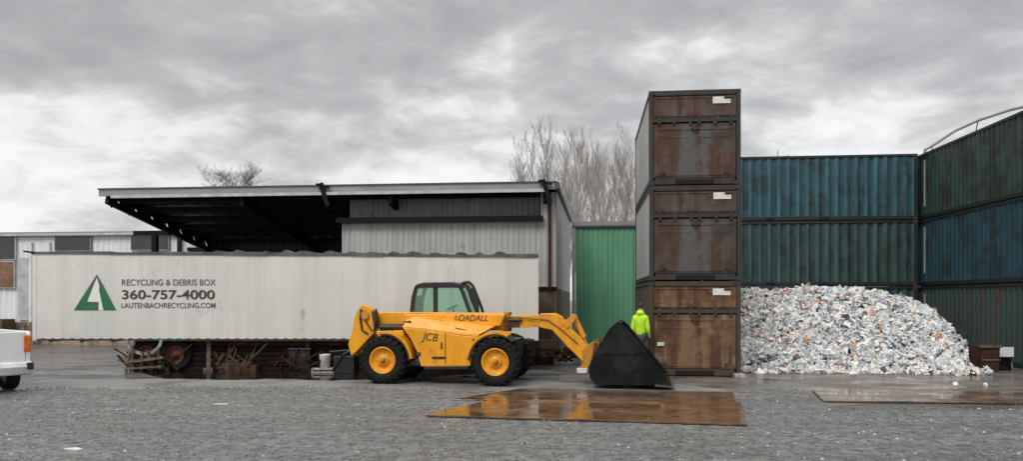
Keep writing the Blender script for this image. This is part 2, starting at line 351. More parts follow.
def gz(x,y,edge=1.0):
    v = Vector((x,y,0)); r = mnoise.noise(v*.45)*.5+mnoise.noise(v*1.3)*.35+mnoise.noise(v*4.0)*.2
    # shallow wheel ruts that cross the yard from side to side
    yy = y+.9*math.sin(x*.16)+.05*x; rut = sum(math.exp(-((yy-c)/.22)**2) for c in (9.6,11.3,14.9,16.4))
    return .018+edge*(.016*max(-1,min(1,r))-.010*min(1,rut))
NR = 70; vs = []
for j in range(NR+1):
    for px,D in GE:
        t = j/NR; Dj = D+(3.2-D)*t**.8; p = gpoint(px,Dj,0); e = min(1,(D-Dj)/.5)
        vs.append((p[0],p[1],.004+(gz(p[0],p[1])-.004)*e if j else -.01))
mb.add(vs, [((j+1)*n+i,(j+1)*n+i+1,j*n+i+1,j*n+i) for j in range(NR) for i in range(n-1)], None, True)
a_, b_ = gpoint(GE[0][0],3.2,.004), gpoint(GE[-1][0],3.2,.004)
mb.add([a_,b_,(b_[0]+1.5,-6,.004),(a_[0]-1.5,-6,.004)],[(3,2,1,0)])
tag(mb.build('gravel_yard','gravel'), kind='structure')
def sheet(name, far, near, z, mat):
    f = ragged(far,3,.6); nr = ragged(near,8,.6); m_ = MB(); k = len(f)
    m_.add([gpoint(px,D,z) for px,D in f]+[gpoint(px,D,z) for px,D in nr],[(i+k,i+k+1,i+1,i) for i in range(k-1)])
    return tag(m_.build(name,mat),kind='structure')
sheet('concrete_strip',[(-120,378),(60,378.6),(200,378.6),(360,378.8),(480,380),(600,383),(700,380),(760,378)],[(-120,392),(60,390),(200,389),(360,390),(480,392),(600,395),(700,396),(760,391)],.002,'concrete')
sheet('muddy_track',[(560,372),(700,371),(800,370.5),(1000,371),(1400,371)],[(560,381),(680,384),(740,391),(800,390),(830,408),(1030,409),(1400,411)],.003,'mud')
sheet('puddle',[(118,356),(160,352),(220,350),(300,350),(360,352),(440,360),(520,366)],[(118,366),(160,378),(220,379.5),(300,379.5),(360,380),(440,376),(520,371)],.0035,'puddle')
# loose stones on it
rs = np.random.RandomState(3)
base = np.array([(1,0,0),(-1,0,0),(0,1,0),(0,-1,0),(0,0,1),(0,0,-1)],float)
bf = [(0,2,4),(2,1,4),(1,3,4),(3,0,4),(2,0,5),(1,2,5),(3,1,5),(0,3,5)]
def scatter_mesh(name, items, verts_fn, mats, smooth=False):
    V = []; Fc = []; MI = []; k = 0
    for it in items:
        v, f, mi = verts_fn(it)
        V.append(v); Fc += [tuple(k+j for j in q) for q in f]; MI += [mi]*len(f); k += len(v)
    V = np.concatenate(V)
    me = bpy.data.meshes.new(name); me.from_pydata(V.tolist(), [], Fc)
    for m_ in mats: me.materials.append(m_)
    me.polygons.foreach_set('material_index', MI); me.update()
    o = bpy.data.objects.new(name, me); C.objects.link(o); return o
def stone(it):
    x, y, s, mi = it
    v = base*rs.uniform(.6,1.2,(6,1))*s*np.array([1,1,.6])
    a = rs.uniform(0,6.28); c, sn = math.cos(a), math.sin(a)
    R = np.array([[c,-sn,0],[sn,c,0],[0,0,1]]); v = v@R.T
    t = rs.uniform(-.5,.5); R2 = np.array([[1,0,0],[0,math.cos(t),-math.sin(t)],[0,math.sin(t),math.cos(t)]]); v = v@R2.T
    return v+np.array([x,y,gz(x,y,.8)-.004+s*.25]), bf, mi
items = []
while len(items) < 26000:
    D = 7.5+11.5*rs.rand()**1.1; X = (rs.rand()*1.5-.75)*D
    p = Fv*D+Rv*X
    if D > gravel_far(CX+X/D*FPX)+rs.rand()*.25-.05: continue
    s = .008+.022*rs.rand()**2.2
    u = rs.rand(); mi = 0 if u<.03 else 1 if u<.55 else 2 if u<.98 else 3
    items.append((p.x,p.y,s*(1.2 if mi==3 else 1),mi))
tag(scatter_mesh('gravel_stones', items, stone, GR), kind='stuff')

# steel plates lying in the yard
def plate(px, z, thick, mat, label):
    pp = [ground(x,y) for x,y in px]; c = sum(pp, Vector())/len(pp); c.z = 0
    mb = MB(); P2 = [p-c+Vector((0,0,z)) for p in pp]
    out = []
    for i in range(len(P2)):
        a, b_ = P2[i], P2[(i+1)%len(P2)]
        for k in range(14): q=a.lerp(b_, k/14); out.append(q+Vector((mnoise.noise(q*3),mnoise.noise(q*3+Vector((9,0,0))),0))*.028)
    mb.slab(out, thick)
    return tag(mb.build('steel_plate', mat, loc=c, bevel=.004), label, 'steel plate', 'steel plates on the ground')
plate([(424,418),(747,427.5),(741,405),(508,399)], .066, .032, 'plate_a', 'wet rust orange steel plate nearest the camera, in front of the yellow loader')
plate([(452,401),(737,407),(733,393.5),(520,390)], .040, .02, 'plate_b', 'dark brown wet steel plate partly under the rust orange plate, nearer the scoop')
plate([(812,391),(824,402.5),(1160,406),(1160,391)], .048, .03, 'plate_c', 'long wet grey brown steel plate in front of the plastic heap')

# ================================================================== CONTAINERS
def container(name, label, L, matS, matF, loc, rz, group, endmat=None, side2=None, pockets=True, rib=.30, W=2.44, H=2.59, tunnel=True, lit_post_x=None):
    t = thing(name, label, 'container', loc, rz, group)
    h = L/2; w = W/2
    g1 = .012   # a gap to the container below
    for sgn, mt in ((-1,matS),(1,side2 or matS)):
        mb = MB(); mb.corr(-h+.13, h-.13, .17, H-.1, lambda u,d,z,s=sgn: (u*(-s), s*(w-.02+d), z), rib, .045)
        mb.build('side_panel', mt, t)
    mb = MB(); mb.corr(-w+.1, w-.1, -h+.1, h-.1, lambda u,d,z: (z,u,H-.03+d*.4), .22, .02)
    mb.build('roof_panel', matF, t)
    mb = MB()
    for sy in (-1,1):
        y0, y1 = sorted((sy*w, sy*(w-.07)))
        mb.box(-h+.16,h-.16,y0,y1,g1+.02,.17); mb.box(-h+.16,h-.16,y0,y1,H-.10,H-.005)
    for sx in (-1,1):
        for sy in (-1,1):
            x0,x1 = sorted((sx*h, sx*(h-.14))); y0,y1 = sorted((sy*(w-.001), sy*(w-.11)))
            mb.box(x0,x1,y0,y1,.13,H-.12)
        x0,x1 = sorted((sx*h, sx*(h-.1)))
        mb.box(x0,x1,-w+.16,w-.16,g1+.02,.2); mb.box(x0,x1,-w+.16,w-.16,H-.14,H-.003)
    mb.build('frame', matF, t, bevel=.006)
    for sx in (-1,1):
        for sy in (-1,1):
            for z0 in (g1, H-.12):
                x0,x1 = sorted((sx*(h+.004), sx*(h-.17))); y0,y1 = sorted((sy*(w+.004), sy*(w-.16)))
                c_ = MB().box(x0,x1,y0,y1,z0,z0+.118).build('corner_casting','casting',t,bevel=.012)
    if pockets:
        for sx in (-1.03,1.03):
            mb = MB()
            mb.box(sx-.18,sx+.18,-w-.006,-w+.02,.035,.155); mb.build('fork_pocket','tunnel',t)
    # end facing local +x: plain corrugated
    mb = MB(); mb.corr(-w+.1, w-.1, .2, H-.13, lambda u,d,z: (h-.03+d,u,z), .28, .04)
    mb.build('end_panel', matS, t)
    if not endmat:
        mb = MB(); mb.corr(-w+.1, w-.1, .2, H-.13, lambda u,d,z: (-(h-.03+d),-u,z), .28, .04)
        mb.build('end_panel', matS, t)
    else:
        x = -h
        # upper flap, cross bar, two lower doors with a centre latch
        up = MB(); up.box(x+.03,x+.08,-w+.12,w-.12,H*.715,H-.15)
        up.box(x+.012,x+.03,-w+.15,w-.15,H-.22,H-.18); up.box(x+.012,x+.03,-w+.15,w-.15,H*.73,H*.745)
        for yy in (-.37,.37): up.box(x+.015,x+.03,yy-.02,yy+.02,H*.745,H-.22)
        up.build('upper_flap', endmat, t, bevel=.004)
        cb = MB(); cb.box(x-.012,x+.06,-w+.11,w-.11,H*.665,H*.705)
        for yy in (-.95,-.55,-.12,.12,.55,.95): cb.box(x-.03,x+.0,yy-.035,yy+.035,H*.64,H*.72)
        cb.build('hinge_bar', matF, t, bevel=.005)
        d = MB(); d.box(x+.035,x+.08,-w+.125,w-.125,.22,H*.655)
        for yy in (-w+.2,w-.2): d.box(x+.018,x+.036,yy-.035,yy+.035,.27,H*.60)
        d.box(x+.018,x+.036,-w+.24,w-.24,H*.585,H*.61); d.box(x+.018,x+.036,-w+.24,w-.24,.27,.32)
        d.box(x+.024,x+.036,-.025,.025,.32,H*.585)
        for yy in (-.62,.62): d.box(x+.027,x+.036,yy-.02,yy+.02,.32,H*.585)
        d.box(x+.026,x+.036,-w+.30,-.1,H*.50,H*.525); d.box(x+.026,x+.036,.1,w-.30,H*.50,H*.525)
        dd = d.build('lower_door', endmat, t, bevel=.004)
        for yy in (-.85,.85):
            rr = MB(); rr.tube((x+.0,yy,.20),(x+.0,yy,.34),.02); rr.box(x-.015,x+.02,yy-.06,yy+.06,.33,.37); rr.build('bolt', matF, dd)
        mb = MB(); mb.box(x-.01,x+.02,-.10,.10,H*.585,H*.61); mb.box(x-.015,x+.0,-.022,.022,H*.56,H*.64); mb.build('latch', matF, t)
        if tunnel:
            mb = MB(); mb.box(x-.006,x+.06,-.52,.52,.045,.165); mb.build('tunnel_opening','tunnel',t)
        lb = MB(); lb.box(x+.006,x+.026,-.95,-.48,H-.38,H-.27); lb.box(x+.006,x+.026,-.78,-.48,H-.27,H-.2)
        # local -y is picture right once the box is turned a quarter
        lb.build('label_plate','white_label',t)
    if lit_post_x is not None:
        mb = MB(); mb.box(lit_post_x-.05,lit_post_x+.05,-w-.006,-w+.02,.45,H-.45) if False else mb.box(lit_post_x-.05,lit_post_x+.05,w-.0,w+.012,.5,H-.3)
        mb.build('lit_post_stripe','pale_post',t)  # light catching the corner post, put in as a pale coloured strip
    return t
HC = 2.592
gA = 'rusty containers in the tall stack'
sA = (1.66+1.22, 20.47+3.03)
for k,(nm,lb,em,fm,s1,s2) in enumerate([
  ('orange brown rusted container at the bottom of the tall three high stack, behind the worker','','brown_low','brown_frame_low','dark_side','dark_side'),
  ('dark brown container in the middle of the tall three high stack','','brown_mid','brown_frame','grey_side','dark_side'),
  ('grey brown container on top of the tall stack, against the sky','','brown_top','brown_frame','grey_side','grey_side')]):
    c = container('shipping_container', nm, 6.06, s2 if False else s1, fm, (sA[0]+(.012 if k==1 else 0), sA[1]-(.03 if k==1 else 0), k*HC), PI/2, gA, endmat=em, side2=s1, pockets=True)
    if k == 0:
        x = -3.03
        MB().box(x+.0,x+.014,.82,1.0,.83,.93).build('paper_notice','white_label',c)
gB = 'blue and green containers walling the yard'
for k,(lb,mt) in enumerate([('teal container lowest of the back row, mostly buried behind the plastic heap','teal_c'),('dark green teal container in the middle of the back row above the heap','teal_b'),('faded blue container on top of the back row between the tall stack and the corner','blue_a')]):
    container('shipping_container', lb, 9.12, mt, 'dark_frame', (12.82-4.56, 30.38+1.22, k*HC), 0, gB, rib=.37)
for k,(lb,mt) in enumerate([('rust streaked teal container at the bottom of the right hand wall beside the heap','teal_f'),('deep blue container in the middle of the right hand wall','blue_e'),('dark green container on top of the right hand wall, highest at the frame edge','green_d')]):
    container('shipping_container', lb, 12.19, mt, 'dark_frame', (13.0+1.22, 20.9+6.1, k*HC), PI/2, gB, rib=.30, lit_post_x=30.22-27.0)
for x, y in ((1.75,20.4),(4.0,20.4)):
    tag(MB().box(-.14,.14,-.16,.16,0,.11).build('concrete_block','pale_junk',loc=(x+.02,y-.1,0),bevel=.015), 'small pale block on the ground under the %s corner of the bottom rusted container' % ('left' if x<2 else 'right'), 'block', 'blocks under the tall stack')

# hall with a rounded white roof beyond the right wall
D=38.0
prof = [(925,150),(932,146),(955,131),(978,120.5),(1010,110),(1040,103),(1100,97),(1180,99),(1250,112),(1290,150)]
w0 = [at(x,y,D) for x,y in prof]
t = thing('hoop_frame','thin grey curved hoop frame rising behind the right hand container wall','frame',(w0[0].x,w0[0].y,0))
o_ = Vector((w0[0].x,w0[0].y,0)); dh = ray(945,HY).normalized()*3.0
pp = [p-o_ for p in w0]; pp=[Vector((pp[0].x,pp[0].y,0))]+pp+[Vector((pp[-1].x,pp[-1].y,0))]; k=len(pp)
for q in range(4):
    mb = MB(); mb.path([p+dh*q for p in pp],.075-.006*q,6); mb.build('hoop','hall_trim',t)
for i in (2,4,6,8):
    mb = MB(); mb.tube(pp[i],pp[i]+dh*3,.03,n=6); mb.build('purlin','hall_trim',t)

# ================================================================== GREEN CLAD WALL
gy = 29.0
pL = onY(573.5,300,gy); xR = 1.45; topz = 4.95
t = thing('green_metal_fence','tall green corrugated metal wall between the shed and the tall stack','wall',((pL.x+xR)/2,gy,0))
hw = (xR-pL.x)/2+1.6
hx0 = pL.x-(pL.x+xR)/2; hx1 = hx0+2*1.9+1.2
mb = MB(); mb.corr(hx0+.08,hx1,.05,topz-.06,lambda u,d,z:(u,-d-.0,z),.2,.03); mb.build('sheet_panel','green_clad',t)
mb = MB(); mb.box(hx0-.06,hx0+.07,-.06,.08,0,topz-.02); mb.box(hx1,hx1+.1,-.04,.1,0,topz-.02); mb.build('post','pale_post',t)
mb = MB(); mb.box(hx0-.06,hx1+.12,-.09,.12,topz-.06,topz); mb.build('dark_cap','fascia_trim',t)
mb = MB(); mb.box(hx0-.06,hx1+.12,-.0,.5,topz+.002,topz+.16); mb.build('pale_flashing','fascia',t)

# ================================================================== OPEN FRONTED SHED
Y0 = 24.55; XL = -17.2; XRt = -1.05; ZT = 6.0
shed = thing('open_shed','long open fronted metal shed with a dark canopy behind the white trailer','building',(-9,28,0))
so = Vector((-9,28,0))
def L(p): return Vector(p)-so
def sbox(mb,x0,x1,y0,y1,z0,z1,mat=None): return mb.box(x0+9,x1+9,y0-28,y1-28,z0,z1,mat)
# roof sheet, falling to the rear wall at Y=32
YR = 32.0; ZR = 4.75
def roofz(y): return 5.93+(ZR-5.93)*(y-Y0)/(YR-Y0)
mb = MB()
n = 54
vs=[]; fs=[]
for i in range(n+1):
    x = XL+.15+(XRt-.1-XL-.15)*i/n; dz = .04 if i%2 else 0
    vs += [(x+9,Y0+.05-28,5.90+dz),(x+9,YR+.3-28,ZR-.05+dz)]
for i in range(n): a=2*i; fs.append((a,a+2,a+3,a+1))
mb.add(vs,fs); mb.add([(v[0],v[1],v[2]+.06) for v in vs],[f[::-1] for f in fs])
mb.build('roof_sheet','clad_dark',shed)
mb = MB(); sbox(mb,XL,XRt,Y0-.04,Y0+.04,ZT-.27,ZT-.04); mb.build('fascia','fascia',shed)
mb = MB(); sbox(mb,XL-.03,XRt+.03,Y0-.08,Y0+.05,ZT-.04,ZT+.0); mb.build('fascia_cap','fascia_trim',shed)
mb = MB(); sbox(mb,XL+.5,XRt-.3,Y0-.12,Y0-.042,ZT-.36,ZT-.26); mb.build('gutter','fascia_white',shed)
for px in (325,546):
    p = onY(px,188,Y0)
    mb = MB(); mb.bar(L((p.x-.1,Y0-.14,ZT+.04)),L((p.x+.16,Y0-.14,ZT-.75)),.12,.14); mb.bar(L((p.x-.25,Y0-.16,ZT+.0)),L((p.x+.2,Y0-.16,ZT-.12)),.08,.08)
    mb.build('bracket','steel_dark',shed)
# purlins and rafters
for k in range(6):
    y = Y0+.7+k*1.25
    mb = MB(); sbox(mb,XL+.3,XRt-.1,y-.04,y+.04,roofz(y)-.24,roofz(y)-.06); mb.build('purlin','steel_dark',shed)
for x in (XL+5.2, XL+10.5, XRt-.35):
    mb = MB(); mb.bar(L((x,Y0+.1,roofz(Y0)-.42)),L((x,YR,roofz(YR)-.42)),.16,.32); mb.build('rafter','steel_dark',shed)
# open truss along the left edge
x = XL+.25
mb = MB(); mb.bar(L((x,Y0+.05,roofz(Y0)-.10)),L((x,YR,roofz(YR)-.10)),.12,.16); mb.bar(L((x,Y0+.05,roofz(Y0)-.36)),L((x,YR,roofz(YR)-.52)),.14,.2)
for k in range(22):
    y=Y0+.1+k*.34; s_=(-1)**k
    mb.bar(L((x,y,roofz(y)-.1)),L((x,y+.30,roofz(y+.30)-.44)),.06,.10+.14*(k%3==0))
mb.build('edge_truss','steel_dark',shed)
for px,yy in ((155,28.6),(207,31.6)):
    p = onY(px,230,yy); mb = MB(); sbox(mb,p.x-.1,p.x+.1,yy-.1,yy+.1,0,roofz(yy)-.45)
    mb.bar(L((p.x-.9,yy,roofz(yy)-.5)),L((p.x+.9,yy,roofz(yy)-.5)),.16,.18)
    mb.build('post','steel_dark',shed)
# rear wall, dark inside
p = onY(205,230,YR)
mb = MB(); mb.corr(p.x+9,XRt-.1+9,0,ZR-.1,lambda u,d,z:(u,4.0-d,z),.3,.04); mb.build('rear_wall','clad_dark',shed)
# partition wall at the front, right part
pL_ = onY(342,250,24.95); zt = onY(440,222,24.95).z
mb = MB(); mb.corr(pL_.x+9,XRt-.02+9,2.46,zt,lambda u,d,z:(u,-3.05+d*-1,z),.19,.025)
mb.build('front_wall','clad',shed)
mb = MB(); mb.corr(onY(541,250,24.95).x+9,XRt-.02+9,zt,5.7,lambda u,d,z:(u,-3.05-d,z),.19,.025); mb.build('front_wall_pier','clad',shed)
mb = MB(); sbox(mb,pL_.x-.15,XRt-.45,24.72,24.9,zt-.02,zt+.16); mb.build('wall_beam','steel_dark',shed)
mb = MB(); sbox(mb,XRt-.28,XRt-.18,24.84,24.9,zt-.3-2.0,5.7); mb.build('downpipe','rust_brown',shed)
mb = MB(); mb.corr(onY(350,215,25.5).x+9,XRt-.5+9,zt-.4,5.65,lambda u,d,z:(u,-2.5-d,z),.19,.025); mb.build('inner_panel','clad_dim',shed)
mb = MB(); sbox(mb,pL_.x,XRt,24.98,25.25,0,2.48); mb.build('plinth_wall','plinth',shed)
mb = MB(); sbox(mb,pL_.x-.02,XRt-.0,24.9,24.975,2.44,2.51); mb.build('plinth_trim','steel_dark',shed)
# side wall going back, roof edge rising towards a ridge
mb = MB()
yb = 44.0; k = 60; vs=[]; fs=[]
for i in range(k*2+1):
    y = 24.9+(yb-24.9)*i/(2*k); d = .03 if i%2 else 0
    ztop = 5.72+(6.75-5.72)*(y-24.9)/(46-24.9)
    vs += [(XRt+9-d,y-28,2.46),(XRt+9-d,y-28,ztop)]
for i in range(2*k): fs.append((2*i,2*i+2,2*i+3,2*i+1))
mb.add(vs,fs); mb.build('side_wall','clad',shed)
mb = MB(); sbox(mb,XRt-.25,XRt-.02,25.0,yb,0,2.47); mb.build('side_plinth','plinth',shed)
mb = MB(); mb.bar(L((XRt+.03,24.5,5.86)),L((XRt+.03,yb,6.72)),.16,.2); mb.build('verge_trim','fascia_trim',shed)
mb = MB(); mb.add([L((XRt,25,5.9)),L((XRt,yb,6.75)),L((XRt-14,yb,6.75)),L((XRt-14,32.3,5.0)),L((XRt-5,32.3,5.0))],[(0,1,2,3,4)]); mb.build('main_roof','clad_dim',shed)
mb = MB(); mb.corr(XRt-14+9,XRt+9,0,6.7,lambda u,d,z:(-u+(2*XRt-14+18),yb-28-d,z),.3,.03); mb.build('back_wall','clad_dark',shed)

# ================================================================== FAR WHITE BUILDING AT LEFT
YB = 31.6
a0 = onY(-230,300,YB).x; a1 = onY(207,300,YB).x
fb = thing('white_building','long white clad building with dark window bays at the far left','building',((a0+a1)/2,YB,0))
fo = Vector(((a0+a1)/2,YB,0)); hx=(a1-a0)/2
ztp = onY(100,236,YB).z; zpl = onY(20,322,YB).z
MB().box(-hx,hx,.06,9,zpl,ztp).build('wall','white_clad',fb)
mb=MB(); mb.corr(-hx,hx,zpl,ztp,lambda u,d,z:(u,.0-d,z),.28,.02); mb.build('wall_cladding','white_clad',fb)
MB().box(-hx,hx,-.06,9,0,zpl).build('plinth','tan_conc',fb)
MB().box(-hx-.1,hx+.1,-.12,9.2,ztp,ztp+.2).build('roof','fascia',fb)
MB().box(-hx-.1,hx+.1,-.2,-.13,ztp+.02,ztp+.13).build('gutter','fascia_white',fb)
for (x0,x1,y0,y1,mt) in [(57,91,234.5,250,'window_dark'),(133,169,234.5,249,'window_dark'),(-20,16,237,259,'window_dark'),(-20,15,262,287,'amber_glass'),(-110,-60,237,259,'window_dark')]:
    p0=onY(x0,y1,YB); p1=onY(x1,y0,YB)
    f = MB(); f.box(p0.x-fo.x-.06,p1.x-fo.x+.06,-.10,-.0,p0.z-.06,p1.z+.05)
    w = f.build('window','fascia_white' if y1>258 else 'hall_trim',fb)
    MB().box(p0.x-fo.x,p1.x-fo.x,-.125,-.09,p0.z,p1.z).build('pane',mt,w)
p=onY(181,240,YB); MB().box(p.x-fo.x-.08,p.x-fo.x+.05,-.2,-.05,0,ztp).build('downpipe','rust_brown',fb)
for px_ in (32,50):
    p=onY(px_,240,YB); MB().box(p.x-fo.x-.06,p.x-fo.x+.06,-.12,-.04,zpl,ztp-.25).build('wall_post','white_plastic',fb)
p0=onY(19,258,YB); p1=onY(31,320,YB); MB().box(p0.x-fo.x,p1.x-fo.x,-.07,-.04,p1.z,p0.z).build('door','fascia_white',fb)
MB().box(onY(-60,300,YB).x-fo.x,onY(17,300,YB).x-fo.x,-.9,-.12,0,zpl+.15).build('planter_wall','wood_dark',fb)

# ================================================================== WHITE TRAILER
TD = 21.4
tp = at(285,340,TD); tp.z = 0
tr = thing('box_trailer','long aged white box trailer with green triangle and phone number, parked before the shed','trailer',tp,A)
sc = TD/FPX
def TX(px): return (px-285)*sc
def TZ(py): return CH-(py-HY)*sc
x0,x1 = TX(33.5),TX(537.5); z0=TZ(338.5); z1L=TZ(252); z1R=TZ(255.5)
# near side sheet with shallow seams and a scalloped foot
def tz1(x): return z1L+(z1R-z1L)*(x-x0)/(x1-x0)
mb = MB(); n=52; per=14; vs=[]; cols=[]
for i in range(n*per+1):
    u=i/per; x=x0+(x1-x0)*u/n; f=u-math.floor(u)
    dy = .0015 if (f<.06 or f>.94) else 0
    foot = z0 + .026*(1-abs(math.sin(PI*u))) - .01
    cols.append((x,dy,foot))
k=len(cols)
vs=[(x,dy,ft) for x,dy,ft in cols]+[(x,dy,tz1(x)-.05) for x,dy,ft in cols]
mb.add(vs,[(i,i+1,i+1+k,i+k) for i in range(k-1)]); mb.build('side_sheet','trailer',tr)
mb=MB(); mb.prism([(x0,z0+.06),(x1,z0+.06),(x1,z1R-.05),(x0,z1L-.05)],.03,2.5); mb.build('box_body','trailer',tr)
mb=MB(); mb.box(x0-.02,x1+.02,.012,.10,z0-.06,z0+.07); mb.box(x0,x1,2.4,2.5,z0-.06,z0+.06); mb.build('bottom_rail','trailer_rail',tr)
mb=MB()
xx=x0-.05
while xx<x1:
    ln=rnd.uniform(.5,1.6); e=min(xx+ln,x1+.03); dz=rnd.uniform(-.015,.02)
    mb.prism([(xx,tz1(xx)-.055+dz*.3),(e,tz1(e)-.055-dz*.3),(e,tz1(e)+.03+dz),(xx,tz1(xx)+.02+dz)],-.02-abs(dz),2.52); xx=e+.001
mb.build('top_rail','trailer_top',tr)
for q in range(14):
    x=x0+5.2+q*.62+rnd.uniform(-.1,.2); w=rnd.uniform(.15,.5); MB().prism([(x,tz1(x)+.02),(x+w,tz1(x)+.02),(x+w*.9,tz1(x)+rnd.uniform(.04,.08)),(x+w*.4,tz1(x)+rnd.uniform(.06,.12)),(x+.03,tz1(x)+.05)],-.01,.5).build('tarp_fold','trailer_top',tr)
mb=MB(); mb.box(x0-.03,x0+.09,-.012,.1,z0-.06,z1L-.0); mb.build('corner_post','trailer',tr,bevel=.01)
mb=MB(); mb.box(x1-.09,x1+.03,-.012,.1,z0-.06,z1R-.0); mb.build('corner_post','trailer',tr,bevel=.01)
mb=MB(); mb.bar((x0-.26,-.03,z1L+.02),(x0+.05,-.03,z1L-.02),.05,.05); mb.build('tarp_arm','steel_dark',tr)
# graphics
def TP2(px,py,d=-.006): return (TX(px),d,TZ(py))
def poly_part(name,pts,mat,d=-.008):
    m_=MB(); v=[TP2(x,y,d) for x,y in pts]; m_.add(v,[tuple(range(len(v)))[::-1]]); return m_.build(name,mat,tr)
poly_part('logo_white_field',[(96.5,276.5),(74.5,310),(116,310)],'logo_white',-.008)
poly_part('logo_left_stroke',[(89.2,286.5),(74,310.2),(98.5,310.2),(98.8,302),(87.5,301.5),(92.6,288)],'logo_green',-.012)
poly_part('logo_right_stroke',[(99.6,284.0),(99.2,290),(103.6,310.2),(116.4,310.2),(103.8,286)],'logo_green',-.012)
poly_part('logo_peak_left',[(97,274.4),(89.2,286.5),(92.6,288),(97.0,277.5)],'logo_grey',-.012)
poly_part('logo_peak_right',[(97,274.4),(97.0,277.5),(99.2,284.5),(103.8,286)],'logo_grey',-.012)
o1=TP2(121,286); 
text_obj('lettering','RECYCLING & DEBRIS BOX',94*sc,6.3*sc,TP2(122,285.5,-.010),(1,0,0),(0,0,1),'logo_grey',tr,bold=.012)
text_obj('phone_number','360-757-4000',93*sc,9.5*sc,TP2(122,299.3,-.010),(1,0,0),(0,0,1),'lettering',tr,bold=.022)
text_obj('web_address','LAUTENBACHRECYCLING.COM',94*sc,5.3*sc,TP2(121.5,308,-.010),(1,0,0),(0,0,1),'logo_grey',tr,bold=.012)
# running gear
def wheel_parts(parent,x,y,z,r,w,tm,rm,hub='rust_hub',name='wheel',lugs=False,flip=1):
    """tyre and rim; outer face towards -y when flip=1"""
    wt = bpy.data.objects.new(name,None); C.objects.link(wt); wt.parent=parent; wt.location=(x,y,z); wt.empty_display_size=.2
    mb=MB(); h=w/2; ri=r*.56
    mb.lathe([(ri,-h*.75),(ri*1.05,-h*.92),(r*.80,-h*1.04),(r*.94,-h*.95),(r*.985,-h*.7),(r*.985,h*.7),(r*.94,h*.95),(r*.80,h*1.04),(ri*1.05,h*.92),(ri,h*.75)],40)
    if lugs:
        for k in range(22):
            for s in (-1,1):
                a=2*PI*(k+(.5 if s>0 else 0))/22; ca,sa=math.cos(a),math.sin(a); a2=a+.17; cb,sb=math.cos(a2),math.sin(a2)
                p0=Vector((ca*r*.985,s*h*1.0,sa*r*.985)); p1=Vector((cb*r*1.0,s*h*.05,sb*r*1.0))
                mb.bar(p0,p1,.045,.06,up=Vector((ca,0,sa)))
                mb.bar(Vector((ca*r*.90,s*h*1.05,sa*r*.90)),Vector((ca*r*1.0,s*h*.98,sa*r*1.0)),.06,.05,up=Vector((0,1,0)))
    mb.build('tyre',tm,wt)
    mb=MB(); f=-flip
    mb.lathe([(0.001,-f*h*.5),(ri*1.0,-f*h*.8),(ri*1.04,f*h*.9),(ri*1.02,f*h*.98),(ri*.94,f*h*.98),(ri*.88,f*h*.62),(ri*.80,f*h*.5),(ri*.45,f*h*.38),(ri*.42,f*h*.62),(ri*.36,f*h*.7),(0.001,f*h*.72)],32)
    for k in range(8):
        a=2*PI*k/8; mb.tube((math.cos(a)*ri*.62,f*h*.40,math.sin(a)*ri*.62),(math.cos(a)*ri*.62,f*h*.54,math.sin(a)*ri*.62),.018,n=6)
    mb.build('rim',rm,wt)
    mb=MB(); mb.lathe([(ri*.24,f*h*.70),(ri*.22,f*h*.9),(.001,f*h*.92)],16); mb.build('hub',hub,wt)
    return wt
for px in (172,143):
    for y in (.32,2.1):
        wheel_parts(tr,TX(px),y,.47,.47,.28,'rubber','rust_hub')
mb=MB()
for y in (.8,1.7): mb.box(TX(122),x1-.5,y-.05,y+.05,z0-.32,z0-.04)
k=0
xx=x0+.4
while xx<x1-.3: mb.box(xx-.03,xx+.03,.1,2.4,z0-.10,z0-.03); xx+=.9
mb.build('chassis_rail','trailer_rail',tr)
mb=MB(); mb.box(TX(120),TX(195),.75,1.75,.4,z0-.3); mb.build('axle_frame','rust_brown',tr)
# curved pale mudguard
mb=MB(); c0=(TX(144),.47); n=14; r=.50; ang=[PI*1.0+PI*i/n for i in range(n+1)]
pp=[(c0[0]+r*math.cos(a)*1.0, z0-.02+.42*math.sin(a)) for a in ang]
for i in range(n): mb.bar((pp[i][0],.02,pp[i][1]),(pp[i+1][0],.02,pp[i+1][1]),.08,.07,up=Vector((0,1,0)))
mb.build('bent_guard','pale_junk',tr)
for px in (205,305):
    lg=MB(); lg.box(TX(px)-.06,TX(px)+.06,.25,.4,.08,z0-.03); lg.box(TX(px)-.14,TX(px)+.14,.2,.45,.0,.09); lg.bar((TX(px),.32,.35),(TX(px)+.6,.9,z0-.1),.05,.06)
    lg.build('landing_leg','grey_wood' if px==205 else 'trailer_rail',tr,bevel=.005)
# things under and beside the trailer
def junk(name,label,cat,px,D_,mb,mat,group=None,rz=0,bevel=0):
    p=at(px,300,D_); p.z=0
    return tag(mb.build(name,mat,loc=p,rot=A+rz,bevel=bevel),label,cat,group)
mb=MB()
for k in range(5): mb.box(-.55,.55,-.4+k*.18,-.3+k*.18,.12,.15)
for x in (-.5,0,.45): mb.box(x,x+.09,-.42,.42,0,.12)
mb2=MB()
for i,(px) in enumerate((126,131,139,148,158)):
    p=at(px,300,21.3)-at(142,300,21.3)
    q=(p.dot(Rv)); 
    mb2.bar((q,0+.06*i,.0),(q+rnd.uniform(-.08,.08),.1,rnd.uniform(.55,.8)),.06+.02*(i%2),.06)
mb2.bar((-.5,.02,.28),(.55,.1,.42),.06,.08); mb2.bar((-.5,.0,.1),(.5,.1,.16),.05,.06)
junk('broken_pallet','broken weathered pallet slats standing by the left trailer wheel','pallet',142,21.25,mb2,'grey_wood')
mb=MB(); rb_=random.Random(4)
